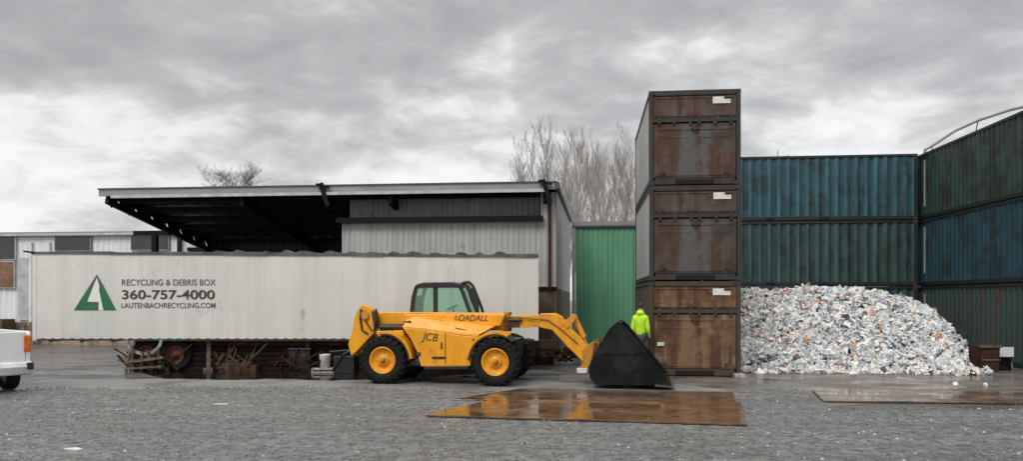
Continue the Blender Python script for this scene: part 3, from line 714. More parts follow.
for lay in range(5):
    for k in range(5):
        e0_=rb_.uniform(-.25,.2); e1_=rb_.uniform(-.35,.15)
        mb.bar((-2.45+e0_,k*.19+rb_.uniform(-.02,.02),.07+lay*.145),(2.45+e1_,k*.19+rb_.uniform(-.02,.02),.07+lay*.145),.13,.12+.015*(k%2))
junk('steel_beams','long low pile of rusty brown steel beams lying under the trailer','beams',268,21.75,mb,'black_rust')
mb=MB(); mb.lathe([(.001,0),(.13,0),(.16,.36),(.165,.38),(.15,.38),(.12,.03),(.001,.03)],20)
p=at(325,300,21.2); p.z=.14
bk=thing('plastic_bucket','white plastic bucket standing under the right end of the trailer','bucket',p)
m_=MB(); vs=[];
m_.add([(x,z,y) for (x,y,z) in mb.v],[f[::-1] for f in mb.f],None,True); m_.build('pail','white_plastic',bk)
m_=MB(); m_.path([(.16*math.cos(a),-.02,.36-.1*math.sin(a)) for a in [PI*i/8 for i in range(9)]],.006,5); m_.build('handle','worn_steel',bk)
mb=MB(); mb.box(-.35,.4,-.2,.25,0,.05); mb.box(-.35,-.28,-.2,.25,.05,.14); mb.box(.33,.4,-.2,.25,.05,.14); mb.box(-.35,.4,-.2,.25,.09,.138)
junk('low_stand','low pale wooden stand carrying the white bucket','stand',325,21.2,mb,'pale_junk')
mb=MB(); mb.box(-.3,.3,-.25,.3,0,.62); mb.box(-.33,.33,-.28,.33,.62,.68); mb.box(-.2,.2,-.27,-.25,.3,.5)
junk('black_crate','black lidded crate left of the white bucket under the trailer','crate',302,21.6,mb,'black',bevel=.015)
mb=MB(); mb.box(-.28,.3,-.2,.3,0,.5); mb.path([(-.3,-.22,.1),(0,-.25,.55),(.3,-.2,.7)],.03,6); mb.bar((-.4,-.2,.62),(.35,-.2,.68),.05,.05)
junk('machine_parts','dark heap of machine parts behind the loader rear wheel','scrap',345,21.0,mb,'black',bevel=.02)
rt=random.Random(21)
for (px_,D_,w_,n_,lb,gm) in ((150,21.35,.75,46,'rusty tangle of rods and straps around the left trailer wheels','rust_brown'),(232,21.3,.6,34,'dark rusty tangle of scrap lying under the middle of the trailer','trailer_rail'),(300,21.25,.7,40,'dark tangle of pipes and scrap left of the white bucket','rust_brown')):
    mb=MB()
    for k in range(n_):
        x=rt.uniform(-w_,w_); y=rt.uniform(-.1,.5); z=rt.uniform(0,.35)
        d_=Vector((rt.uniform(-.5,.5),rt.uniform(-.2,.2),rt.uniform(-.1,.5)))
        p1=Vector((x,y,z+.03))+d_; p1.z=max(.02,min(.85,p1.z))
        if k%4==0: mb.bar((x,y,z+.03),p1,rt.uniform(.05,.14),rt.uniform(.02,.05))
        else: mb.tube((x,y,z+.03),p1,rt.uniform(.008,.025),n=6)
    for k in range(6):
        x=rt.uniform(-w_,w_); mb.box(x,x+rt.uniform(.1,.3),.1,.45,0,rt.uniform(.08,.3))
    junk('scrap_tangle',lb,'scrap',px_,D_,mb,gm,'scrap lying under the trailer')
# dark clutter between shed plinth and green wall
rr=random.Random(5)
mb=MB()
for k in range(26):
    x=rr.uniform(-1.1,1.1); y=rr.uniform(-.5,.5); z=rr.uniform(0,.28); s=rr.uniform(.1,.3)
    mb.bar((x,y,z+.05),(x+rr.uniform(-.7,.7),y+rr.uniform(-.3,.3),z+rr.uniform(.05,.4)),rr.uniform(.05,.2),rr.uniform(.05,.18))
junk('scrap_heap','low dark heap of pipes and offcuts between the grey wall and the green wall','scrap',563,23.6,mb,'rust_brown')
mb=MB(); mb.lathe([(.001,-.4),(.28,-.4),(.285,-.13),(.295,-.12),(.285,-.11),(.285,.11),(.295,.12),(.285,.13),(.28,.4),(.001,.4)],24)
m_=MB(); m_.add([(x,z,y+.4) for x,y,z in mb.v],[f[::-1] for f in mb.f],None,True)
junk('steel_drum','dark steel drum standing beside the shed corner behind the loader arm','drum',545,23.8,m_,'trailer_rail')

# ================================================================== PLASTIC HEAP
xa = 4.15; yf = 22.0
Hpts = [(4.1,2.32),(8.0,2.34),(9.3,2.30),(10.2,2.14),(11.1,1.92),(11.8,1.42),(12.4,.68),(12.75,.1)]
def Hx(x):
    if x<=Hpts[0][0]: return Hpts[0][1]
    for (a,h1),(b_,h2) in zip(Hpts,Hpts[1:]):
        if x<=b_: return h1+(h2-h1)*(x-a)/(b_-a)
    return .05
def heap(x,y):
    xs=x; x=x+max(0,26-y)*.46+ (.15 if y<26 else 0)
    t=(y-(yf+.25*math.sin(xs*1.7)))/3.2
    if t<=0: return 0
    t=min(1,t); s=math.sin(t*PI/2)**.8
    nz=mnoise.noise(Vector((xs*.7,y*.7,0)))*.14*s+mnoise.noise(Vector((x*2.3,y*2.3,3)))*.15*s+mnoise.noise(Vector((x*5,y*5,9)))*.06*s
    if x>12.9: return 0
    return max(0,Hx(x)*s*(1-.02*max(0,y-25.5))+nz)
PM=[flat('waste_'+n,c,r,var=.2,sc=10) for n,c,r in [('white',(.80,.80,.785),.5),('pale',(.68,.69,.685),.45),('grey',(.50,.52,.53),.4),('bluish',(.55,.63,.70),.35),('cream',(.68,.62,.52),.6),('pinkish',(.66,.50,.45),.5),('orange',(.62,.30,.15),.5),('green',(.08,.35,.2),.4),('black',(.03,.03,.032),.4),('brown',(.22,.15,.1),.8)]]
PW=np.array([.36,.26,.13,.09,.06,.03,.004,.004,.034,.022]); PW/=PW.sum()
# the core of the heap
bmx=90; bmy=60; vs=[];fs=[]
for j in range(bmy+1):
    for i in range(bmx+1):
        x=xa+(12.95-xa)*i/bmx; y=21.6+(30.3-21.6)*j/bmy; vs.append((x,y,max(0,heap(x,y)-.06)-.02*(heap(x,y)==0)))
for j in range(bmy):
    for i in range(bmx): a=j*(bmx+1)+i; fs.append((a,a+1,a+bmx+2,a+bmx+1))
bm=bmesh.new(); bmesh.ops.create_icosphere(bm,subdivisions=2,radius=1); ico=np.array([v.co[:] for v in bm.verts]); icof=[tuple(v.index for v in f.verts) for f in bm.faces]; bm.free()
bm=bmesh.new(); bmesh.ops.create_icosphere(bm,subdivisions=1,radius=1); ic1=np.array([v.co[:] for v in bm.verts]); ic1f=[tuple(v.index for v in f.verts) for f in bm.faces]; bm.free()
def rotm():
    q=rs.normal(size=4); q/=np.linalg.norm(q); w,x,y,z=q
    return np.array([[1-2*(y*y+z*z),2*(x*y-z*w),2*(x*z+y*w)],[2*(x*y+z*w),1-2*(x*x+z*z),2*(y*z-x*w)],[2*(x*z-y*w),2*(y*z+x*w),1-2*(x*x+y*y)]])
cyl=np.array([(math.cos(2*PI*i/7)*r,math.sin(2*PI*i/7)*r,z) for r,z in ((.9,-1),(1,-.9),(1,.5),(.45,.8),(.4,1)) for i in range(7)])*np.array([.34,.34,1])
cylf=[(a*7+i,a*7+(i+1)%7,(a+1)*7+(i+1)%7,(a+1)*7+i) for a in range(4) for i in range(7)]+[tuple(range(7))[::-1],tuple(range(28,35))]
def piece(it):
    x,y,z,s,kd,mi=it
    if kd==0:
        v=ico*rs.uniform(.62,1.25,(len(ico),1))*np.array([1,rs.uniform(.5,1),rs.uniform(.3,.7)]); f=icof
    elif kd==1:
        v=ic1*rs.uniform(.5,1.3,(len(ic1),1))*np.array([1,rs.uniform(.4,1),rs.uniform(.2,.6)]); f=ic1f
    elif kd==2:
        v=cyl*rs.uniform(.85,1.15,(len(cyl),1)); f=cylf
    else:
        n=4; gx=np.linspace(-1,1,n); asp=rs.uniform(.35,.9); cv=rs.uniform(-.7,.7); v=np.array([(a,b*asp,rs.uniform(-.3,.3)+cv*a*a) for b in gx for a in gx]); v2=v-np.array([0,0,.03]); v=np.concatenate([v,v2]); 
        f=[(j*n+i,j*n+i+1,(j+1)*n+i+1,(j+1)*n+i) for j in range(n-1) for i in range(n-1)]; f=f+[tuple(16+q for q in g_[::-1]) for g_ in f]
    return (v@rotm().T)*s+np.array([x,y,z]), f, mi
items=[]
while len(items)<30000:
    x=rs.uniform(xa,12.9); y=yf-.45+(8.2)*rs.rand()**1.6
    h=heap(x,y)
    if h<=0 and rs.rand()>.30*max(0,1-(yf-y)/.35)+.05: continue
    if h<=0 and x+max(0,26-y)*.36>12.7: continue
    u=rs.rand(); kd=0 if u<.22 else 1 if u<.66 else 2 if u<.84 else 3
    s=(rs.uniform(.028,.072) if rs.rand()<.91 else rs.uniform(.08,.17))*(1.15 if kd==3 else 1)
    x=max(x,xa+s); mi=rs.choice(10,p=PW)
    # colours gather in loose clusters, as bales fall apart
    q=mnoise.noise(Vector((x*1.3,y*1.3,h*1.3+7)))
    if q>.40 and rs.rand()<.35: mi=rs.choice([6,5,4,9,5,4])
    if q<-.30 and rs.rand()<.4: mi=rs.choice([2,3,8,2,9])
    items.append((x,y,h+rs.uniform(-.03,.05)+(.04 if h<=0 else 0),s,kd,int(mi)))
hp=scatter_mesh('plastic_waste',items,piece,PM)
me=bpy.data.meshes.new('c'); 
k=len(hp.data.vertices)
tag(hp,'wide bank of loose crumpled white plastic waste filling the container bay','plastic waste',kind='stuff')
mb=MB(); mb.add(vs,fs,None,True); core=mb.build('waste_mound',PM[2]); tag(core,'grey inner mass of the plastic waste bank','plastic waste',kind='stuff')
# bits that can be told apart
def crumple(name,label,cat,p,s,mi,flatk=.5,group=None):
    v=ico*rs.uniform(.7,1.2,(len(ico),1))*np.array([1,.7,flatk])@rotm().T*s
    mb=MB(); mb.add([tuple(q) for q in v],icof); return tag(mb.build(name,PM[mi],loc=p),label,cat,group)
for px,py,mi,lb in ((881,326,6,'orange plastic scrap high in the middle of the white heap'),(806,341,6,'orange plastic scrap low in the left half of the white heap'),(937,336,6,'orange plastic scrap at the right slope of the white heap')):
    # march along the view to the surface of the heap
    for k in range(400):
        D_=20+k*.03; p=at(px,py,D_)
        if p.z<heap(p.x,p.y)+.10: break
    crumple('orange_scrap',lb,'plastic scrap',p,.14,mi,group='orange scraps in the heap')
for px,py,s,lb in ((955.5,383,.09,'white scrap on wet ground before the heap, left of a similar scrap'),(985.5,384,.09,'white scrap on wet ground before the brown bin'),(1008,365,.15,'crumpled white bag by the foot of the brown bin'),(1019,364,.15,'crumpled white bag at the right frame edge under the right hand wall'),(853,373,.13,'white crumpled sheet lying at the foot of the heap middle')):
    p=ground(px,py+3); p.z=s*.5; crumple('white_scrap',lb,'plastic scrap',p,s,0,.6,'white scraps on the ground')
p=ground(218,405); m_=MB(); m_.prism([(-.2,0),(.2,.0),(.21,.022),(0,.03),(-.2,.02)],-.05,.04)
tag(m_.build('white_strip','white_plastic',loc=p,rot=A+.05),'thin white strip lying on the gravel before the trailer','litter')
p=ground(72,450); m_=MB(); m_.prism([(-.13,0),(.12,.0),(.14,.02),(.03,.035),(-.12,.02)],-.05,.05)
tag(m_.build('white_paper','white_plastic',loc=p,rot=A-.2),'small white paper scrap on the gravel at lower left','litter')
# brown bin and board by the right wall
p=ground(990,372); rb=thing('rusty_bin','small dark brown rusty bin beside the right end of the heap','bin',p,A)
m_=MB(); m_.prism([(-.22,0),(.26,0),(.3,.75),(-.26,.75)],0,.6); m_.build('bin_body','rust_brown',rb,bevel=.01)
m_=MB(); m_.box(-.3,.33,-.04,0,.70,.78); m_.box(-.25,.28,-.03,0,.33,.38); m_.build('rim','wood_dark',rb)
p=ground(1004,371); sb=thing('white_board','small blank white board on dark legs beside the brown bin','sign board',p,A)
m_=MB(); m_.box(-.27,.27,-.03,.0,.42,.70); m_.build('board','white_plastic',sb,bevel=.005)
m_=MB(); m_.box(-.22,-.17,-.0,.04,0,.69); m_.box(.17,.22,-.0,.04,0,.69); m_.build('leg','steel_dark',sb)
p=ground(1003,371.2)+Rv*.1+Fv*.25; m_=MB(); m_.box(-.3,.3,0,.4,0,.34); m_.box(-.32,.32,-.02,.42,.34,.38)
tag(m_.build('black_box','black',loc=p,rot=A,bevel=.02),'low black lidded box behind the small white board','box')

rq=random.Random(8)
for i,(px,py,lb) in enumerate(((466,377,'small flat dark rag on the wet ground under the loader'),(693,379,'small brown wood offcut on the wet ground before the tall stack'),(770,380,'thin brown lath on the wet mud before the heap'),(905,379,'small grey sheet scrap on the wet mud before the heap'))):
    p=ground(px,py); w=.12+.05*i; v=[(-w,-.06,0),(w,-.05,0),(w*.9,.09,0),(-w*.8,.07,0),(-w*.9,-.04,.03),(w*.85,-.03,.045),(w*.7,.06,.03),(-w*.6,.05,.05)]
    m_=MB(); m_.add(v,[(0,3,2,1),(4,5,6,7),(0,1,5,4),(1,2,6,5),(2,3,7,6),(3,0,4,7)]); tag(m_.build('yard_scrap',('black_rust','wood_dark','wood_dark','pale_junk')[i],loc=p,rot=rq.uniform(0,3)),lb,'scrap')
# ================================================================== TELEHANDLER
YAWM = math.radians(10.5)
mang = A-YAWM
TO = ground(382,384.0)
fw = Vector((math.cos(mang),math.sin(mang),0)); lat = Vector((-math.sin(mang),math.cos(mang),0))
th = thing('loader','orange yellow telescopic loader with its dark scoop lowered, facing right','loader',TO,mang)
def T(px,py,l):
    d = ray(px,py); o=O0-TO; t=(l-o.dot(lat))/d.dot(lat); p=o+d*t
    return (p.dot(fw), p.z)
def T3(px,py,l): x,z=T(px,py,l); return (x,l,z)
def tpoly(mb,pts,l0,l1,mat=None): return mb.prism([T(x,y,l0) for x,y in pts],l0,l1,mat)
WR=.585
xf=T(496.5,358.5,.2)[0]
for x,nm in ((0,'r'),(xf,'f')):
    wheel_parts(th,x,.21,WR,WR,.40,'rubber','yellow','yellow_dirty',lugs=True,flip=1)
    wheel_parts(th,x,1.95,WR,WR,.40,'rubber','yellow','yellow_dirty',lugs=True,flip=-1)
mb=MB()
for x in (0,xf): mb.tube((x,.3,WR),(x,1.85,WR),.12,n=12); mb.box(x-.22,x+.22,.75,1.4,WR-.2,WR+.2)
mb.build('axle','black',th,bevel=.01)
mb=MB(); mb.box(-.45,xf+.45,.72,1.42,.62,1.12); mb.box(.62,xf-.62,.25,.75,.44,.58); mb.box(.7,xf-.7,.3,1.9,.5,.62); mb.build('chassis','black',th,bevel=.015)
# side cover
low=[(402,327),(430,330.5),(466,336),(479,334.5),(475,345),(470,366),(421,366.5),(417,352),(410,338)]
top=[(402,327),(405,319.5),(413,316.5),(430,317.5),(478,325),(492,327),(479,334.5),(466,336),(430,330.5)]
mb=MB(); tpoly(mb,low,.12,.70)
q=[T(x,y,.12) for x,y in top]; lean={1:.24,2:.30,3:.30,4:.30,5:.30}
fr_=[(p[0],.12+(.0 if i not in lean else lean[i]-.12),p[1]) for i,p in enumerate(q)]
bk_=[(p[0],.70,p[1]) for p in q]; k=len(q)
mb.add(fr_+bk_,[tuple(range(k))[::-1],tuple(range(k,2*k))]+[(i,(i+1)%k,(i+1)%k+k,i+k) for i in range(k)])
cov=mb.build('engine_cover','yellow',th,bevel=.02)
mb=MB(); tpoly(mb,[(455,327.5),(460,328.5),(467,330),(465,331.8),(459,330.5)],.17,.30); mb.build('vent','lettering',cov)
mb=MB(); tpoly(mb,[(432,356.5),(446,356.5),(446,359),(432,359)],.112,.13); mb.build('vent','grease',cov)
mb=MB(); tpoly(mb,[(445,333),(445.8,333.1),(445.8,364),(445,364)],.114,.122); mb.build('panel_gap','grease',cov)
mb=MB(); tpoly(mb,[(416,352),(420.5,352),(420.5,356),(416.8,356)],.10,.13); mb.build('fuel_cap','lettering',cov,bevel=.005)
mb=MB()
for y in (341,360): mb.tube(T3(473,y-2,.11),T3(473.6,y+1,.11),.022,n=6)
mb.build('hinge','yellow_dirty',cov)
mb=MB(); tpoly(mb,[(404,321.5),(410,320.5),(412,323.5),(404.5,324.5)],.19,.26); mb.build('grab_recess','grease',cov)
mb=MB(); tpoly(mb,[(424,366.5),(468,366),(468,369),(424,369.5)],.10,.6); mb.build('sill_step','black',cov,bevel=.01)
# JCB on the cover (slanted letters) and a small number under it
xz0=T(421,343.5,.112); xz1=T(438,331.5,.112)
text_obj('maker_lettering','JCB',xz1[0]-xz0[0],(xz1[1]-xz0[1])*.85,(xz0[0],.114,xz0[1]+.03),(1,0,-.10),(0,0,1),'lettering',cov,shear=.35,bold=.008)
xz0=T(440.5,349,.112); text_obj('number','1',.05,.17,(xz0[0],.114,xz0[1]),(1,0,0),(0,0,1),'lettering',cov,bold=.03)
# white box-like frame between cover and cab: upper deck in yellow
mb=MB(); tpoly(mb,[(400,322),(404,314),(505,314.5),(500,326),(440,326)],.55,.76); mb.build('upper_deck','yellow',th,bevel=.02)
# fenders
def fender(c,a0,a1,r0,r1,l0,l1,mat,name='fender'):
    cx,cz=c; n=16; mb=MB()
    for i in range(n):
        a=math.radians(a0+(a1-a0)*i/n); b=math.radians(a0+(a1-a0)*(i+1)/n)
        mb.prism([(cx+r0*math.cos(a),cz+r0*math.sin(a)),(cx+r1*math.cos(a),cz+r1*math.sin(a)),(cx+r1*math.cos(b),cz+r1*math.sin(b)),(cx+r0*math.cos(b),cz+r0*math.sin(b))],l0,l1)
    return mb.build(name,mat,th)
fender((xf,WR),64,172,.68,.735,.04,.46,'yellow'); fender((xf,WR),50,176,.635,.678,.05,.6,'grease','fender_liner')
fender((0.02,WR),4,84,.67,.73,.06,.46,'yellow'); fender((0.02,WR),0,100,.62,.655,.07,.6,'grease','fender_liner')
fender((xf,WR),88,172,.66,.72,1.75,2.15,'yellow'); fender((0,WR),5,120,.66,.74,1.75,2.15,'yellow')
# rear tower and counterweight
mb=MB(); tpoly(mb,[(358,309),(362,304.5),(368,306),(373,309),(377,330),(369,338),(356,352),(351,356),(348,344),(352,330),(354,318)],.62,.78); tpoly(mb,[(358,309),(362,304.5),(368,306),(373,309),(377,330),(369,338),(356,352),(351,356),(348,344),(352,330),(354,318)],1.22,1.38)
mb.build('boom_tower','yellow',th,bevel=.02)
mb=MB(); tpoly(mb,[(352,334),(372,334),(372,352),(356,356),(350,354)],.78,1.22); mb.build('counterweight','yellow_dirty',th,bevel=.03)
mb=MB(); tpoly(mb,[(376,331),(403,330),(405,341),(380,343)],.42,.80); mb.build('rear_deck','yellow',th,bevel=.02)
mb=MB(); mb.path([T3(361,309,.6),T3(360,318,.58),T3(362,330,.6),T3(368,334,.6)],.025,6); mb.path([T3(376,309,.6),T3(377,320,.58),T3(374,331,.6)],.03,6); mb.path([T3(364,310,.59),T3(366,322,.57),T3(372,331,.6)],.018,6); mb.build('hose','black',th)
mb=MB(); tpoly(mb,[(379,324),(402,324),(402,330.5),(379,331)],.50,.78); mb.tube(T3(380,327,.47),T3(404,327,.47),.06,n=10); mb.build('hydraulic_block','grease',th,bevel=.01)
x_,z_=T(365,315,.6); mb=MB(); mb.tube((x_,.58,z_),(x_,1.42,z_),.075,n=16); mb.tube((x_,.56,z_),(x_,.59,z_),.11,n=16); mb.build('pivot_pin','yellow_dirty',th)
mb=MB(); tpoly(mb,[(371,311),(375,311),(378,328),(374,329)],.60,.80); mb.build('tower_gusset','grease',th,bevel=.01)
for (x,y) in ((351,346),(352,351)):
    mb=MB(); a_,b_=T(x,y,.62); mb.box(a_-.05,a_+.02,.66,.76,b_-.035,b_+.035); mb.build('rear_lamp','tail_lens',th,bevel=.01)
# boom
mb=MB(); tpoly(mb,[(367,312.5),(400,312),(507,313),(507.5,330),(470,331),(400,327),(368,325)],.80,1.16); bo=mb.build('boom','yellow',th,bevel=.02)
mb=MB(); tpoly(mb,[(504,312),(509,312),(509,331),(504,331)],.785,1.175); mb.build('boom_collar','yellow_dirty',bo,bevel=.01)
xz0=T(454.5,321.0,.54); xz1=T(488,314.8,.54)
text_obj('boom_lettering','LOADALL',xz1[0]-xz0[0],xz1[1]-xz0[1],(xz0[0],.545,xz0[1]),(1,0,0),(0,0,1),'lettering',th,bold=.012,shear=.25)
mb=MB(); tpoly(mb,[(506,315.5),(548,314.5),(548,326.5),(506,328)],.84,1.12); mb.build('inner_boom','yellow',bo,bevel=.012)
mb=MB(); mb.tube(T3(508,320,.80),T3(522,320,.80),.04,n=8); tpoly(mb,[(509,322),(520,322),(519,327),(509,327)],.80,.84); mb.path([T3(508,317,.8),T3(522,318,.79),T3(548,320,.8),T3(562,330,.8),T3(578,344,.8)],.012,6); mb.build('boom_hose','grease',bo)
mb=MB(); tpoly(mb,[(540,313.5),(555,313.2),(562,317),(567,325),(580,337),(593,352),(592,362),(584,363),(566,345),(552,330),(540,327.5)],.83,1.13); bh=mb.build('boom_nose','yellow',th,bevel=.02)
for a,b in ((.80,.86),(1.10,1.16)): mb=MB(); tpoly(mb,[(562,323),(568,318),(573,313.5),(577,315.5),(574,321),(567,329)],a,b); mb.build('lug','yellow',bh,bevel=.008)
mb=MB(); mb.tube(T3(574,316,.98),T3(584,337,.98),.065,n=14); mb.build('tilt_cylinder','yellow',th)
mb=MB(); mb.tube(T3(584,337,.98),T3(589.5,349,.98),.035,n=12); mb.tube(T3(589.5,349,.80),T3(589.5,349,1.16),.04,n=12); mb.build('tilt_rod','chrome',th)
mb=MB()
for a,b in ((.72,.80),(1.16,1.24)): tpoly(mb,[(582,350),(589,344),(599,338),(604,342),(600,352),(594,364),(588,371),(580,368),(583,360)],a,b)
mb.tube(T3(588,366,.70),T3(588,366,1.26),.045,n=12); tpoly(mb,[(594,343),(600,342),(596,370),(590,372)],.45,1.55)
mb.build('carriage','yellow_dirty',th,bevel=.012)
mb=MB(); tpoly(mb,[(576.5,368.5),(587.5,368),(587,373),(577,373)],.68,.95); mb.build('lock_pin_plate','white_label',th,bevel=.008)
# scoop
bl0,bl1=.02,1.95
prof_=[(617,322),(609,329),(601,343),(594,355),(588.5,367),(590,378),(596,384.8),(672,385.6)]
P_=[T(x,y,bl0) for x,y in prof_]
inner=[(p[0]+.05,p[1]+.01) for p in P_[:-2]]+[(P_[-2][0]+.03,P_[-2][1]+.05),(P_[-1][0]-.05,P_[-1][1]+.03)]
mb=MB(); mb.prism(P_+inner[::-1],bl0,bl1); sc_=mb.build('scoop','bucket',th,bevel=.006)
side=[T(x,y,bl0) for x,y in [(617,322),(609,329),(601,343),(594,355),(588.5,367),(590,378),(596,384.8),(664,385.3),(668.5,381),(646,352),(625,327),(621,323)]]
for a,b in ((bl0-.03,bl0-.001),(bl1+.001,bl1+.03)): mb=MB(); mb.prism(side,a,b); mb.build('side_plate','bucket',sc_,bevel=.004)
e0=T(624,327,bl0); e1=T(669.5,382.5,bl0)
for l_ in (bl0-.035,bl1): mb=MB(); mb.bar((e0[0],l_,e0[1]),(e1[0],l_,e1[1]),.06,.035,up=Vector((0,1,0))); mb.build('edge_strip','bucket',sc_)
mb=MB(); mb.bar((T(601,360,bl0)[0]-.0,bl0-.035,T(598,353,bl0)[1]),(T(642,353,bl0)[0],bl0-.035,T(642,353,bl0)[1]),.03,.03,up=Vector((0,1,0))); mb.build('stiffener','bucket',sc_)
mb=MB(); q0=T(655,385.2,bl0); q1=T(674,386.2,bl0); mb.prism([(q0[0],q0[1]-.02),(q1[0],q1[1]-.02),(q1[0],q1[1]+.005),(q0[0],q0[1]+.03)],bl0-.06,bl1+.06); mb.build('cutting_edge','worn_steel',sc_)
mb=MB(); q=T(618,323,bl0); mb.box(q[0]-.03,q[0]+.06,bl0+.01,bl1-.01,q[1]-.03,q[1]+.02); mb.build('top_rail','bucket',sc_,bevel=.01)
# cab on the far side
cl0,cl1=1.18,1.98
cab=MB()
def fr(pts,l):
    for i in range(len(pts)-1): cab.bar(T3(*pts[i],l),T3(*pts[i+1],l),.075,.075)
near_=[(411.5,315),(413.5,297),(416.5,287),(421,284.5),(458,284.5),(462,290),(471,315)]
nf=[T(x,y,cl0) for x,y in near_]
for l in (cl0,cl1):
    for i in range(len(nf)-1): cab.bar((nf[i][0],l,nf[i][1]),(nf[i+1][0],l,nf[i+1][1]),.085 if i!=3 else .06,.085,up=Vector((0,1,0)))
xm,zm=T(435.5,286,cl0); cab.box(xm-.055,xm+.055,cl0-.03,cl0+.03,1.6,zm)
for i in (2,3,4): cab.bar((nf[i][0],cl0,nf[i][1]),(nf[i][0],cl1,nf[i][1]),.07,.07)
cabo=cab.build('cab_frame','black',th)
mb=MB(); r=[T(x,y,cl0) for x,y in [(415,287.5),(417,284.3),(424,282.3),(452,281.8),(461,283.5),(464,287.5)]]; mb.prism(r,cl0-.06,cl1+.06); mb.build('cab_roof','black',th,bevel=.02)
mb=MB(); b0=nf[0][0]; b1=nf[-1][0]; mb.box(b0-.02,b1+.05,cl0+.0,cl1,.75,1.74); mb.build('cab_base','yellow',th,bevel=.02)
for l in (cl0+.01,cl1-.01):
    mb=MB(); mb.add([(x,l,z) for x,z in nf],[tuple(range(len(nf)))]); mb.build('cab_window','glass',cabo)
mb=MB(); a,b=nf[-2],nf[-1]; mb.add([(a[0],cl0,a[1]),(b[0],cl0,b[1]),(b[0],cl1,b[1]),(a[0],cl1,a[1])],[(0,1,2,3)]); mb.build('windscreen','glass',cabo)
mb=MB(); a,b=nf[0],nf[2]; mb.add([(a[0],cl0,a[1]),(b[0],cl0,b[1]),(b[0],cl1,b[1]),(a[0],cl1,a[1])],[(0,1,2,3)]); mb.build('rear_window','glass',cabo)
# curved guard and mirror ahead of the windscreen
mb=MB(); pth=[(459,286),(464,282.5),(469,282),(473,286),(477,296),(481,306),(484,316)]
mb.path([T3(x,y,cl0+.35) for x,y in pth],.04,8); mb.build('screen_guard','black',th); mb=MB(); mb.path([T3(x-4,y+1.5,cl0+.1) for x,y in pth[2:]],.03,8); mb.build('screen_guard','black',th)
mb=MB(); q=T(474,297,cl0+.0); 
mm=MB(); mm.prism([T(x,y,cl0+.05) for x,y in [(467,288),(473,287),(478,301),(479,310),(475,311),(470,300)]],cl0+.05,cl0+.12); mm.build('mirror','black',th,bevel=.02)
mb=MB(); sx=T(424,306,1.5)[0]; mb.box(sx-.2,sx+.25,1.4,1.8,1.55,1.70); mb.prism([(sx-.24,1.66),(sx-.1,1.66),(sx-.16,2.2),(sx-.28,2.2)],1.4,1.8); mb.build('seat','seat',th,bevel=.03)
mb=MB(); x_=T(452,306,1.5)[0]; mb.tube((x_+.12,1.6,1.55),(x_-.02,1.6,1.88),.025); 
for i in range(16):
    a=2*PI*i/16; b=2*PI*(i+1)/16; f_=lambda q:(x_-.02+.17*math.cos(q)*.85,1.6+.17*math.sin(q),1.88+.17*math.cos(q)*.4)
    mb.tube(f_(a),f_(b),.014,n=6)
mb.build('steering_wheel','seat',th)
mb=MB(); mb.tube(T3(466,316,.98),T3(478,346,.9),.05,n=10); mb.build('lift_cylinder','grease',th)
mb=MB(); mb.box(-.75,-.4,.85,1.3,.45,.75); mb.build('tow_hitch','black',th,bevel=.01)

# ================================================================== PICKUP AT THE LEFT EDGE
PD=16.8; ps=PD/FPX
po=at(31,300,PD); po.z=0
PR=math.radians(-32); po=at(31,300,PD); po.z=0; po=po-Vector((-math.sin(PR),math.cos(PR),0))*1.94
pk=thing('pickup_truck','white pickup truck, only its rear end in view at the left frame edge','pickup',po,PR)
def KX(px): return (px-31)*ps
def KZ(py): return CH-(py-HY)*ps
zb=KZ(331); zs=KZ(372)
xw=-.92; rw=.39
body=[(0,zb-.02),(-.02,zb+.0),(-2.05,zb+.0),(-2.05,KZ(331)+.0)]
def arch(xc,r,n=10): return [(xc+r*math.cos(PI*i/n),.42+r*math.sin(PI*i/n)) for i in range(n+1)]
pl=[(-.03,KZ(362)),(-.02,zb),(-1.98,zb),(-1.98,.5),(xw-.46,.5)]+arch(xw,.46)[::-1]+[(xw+.47,.5),(-.03,.5)]
pl=[(-.02,.62),(-.0,zb-.06),(-.05,zb),(-2.0,zb),(-2.0,.45)]+[(xw+.46*math.cos(PI-PI*i/10),.45+.44*math.sin(PI*i/10)) for i in range(11)]+[(xw+.5,.62)]
MB().prism(pl,0,.09).build('bed_side','truck_white',pk,bevel=.02); MB().prism(pl,1.85,1.94).build('bed_side','truck_white',pk,bevel=.02)
mb=MB(); mb.box(-.09,-.02,.1,1.84,.68,zb-.01); mb.build('tailgate','truck_white',pk,bevel=.015)
MB().box(-.02,.0,.82,1.12,1.0,1.1).build('gate_handle','truck_dark',pk)
mb=MB(); mb.box(-1.98,-.1,.1,1.84,.66,.74); mb.box(-2.0,-1.93,.1,1.84,.74,zb); mb.build('bed_floor','truck_dark',pk)
mb=MB(); mb.box(-.12,.012,-.012,.14,KZ(351.5),KZ(335)); mb.build('tail_light','tail_lens',pk,bevel=.02)
mb=MB(); mb.box(-.12,.012,1.8,1.95,KZ(351.5),KZ(335)); mb.build('tail_light','tail_lens',pk,bevel=.02)
mb=MB(); mb.prism([(xw+.52,KZ(374)),(xw+.5,KZ(360)),(.02,KZ(361)),(.07,KZ(366)),(.05,KZ(374))],-.02,1.96); mb.build('rear_bumper','bumper',pk,bevel=.03)
for ya,yb_ in ((-.02,.1),(1.84,1.97)): mb=MB(); mb.box(-.1,.09,ya,yb_,KZ(369),KZ(362)); mb.build('bumper_end_cap','truck_dark',pk,bevel=.015)

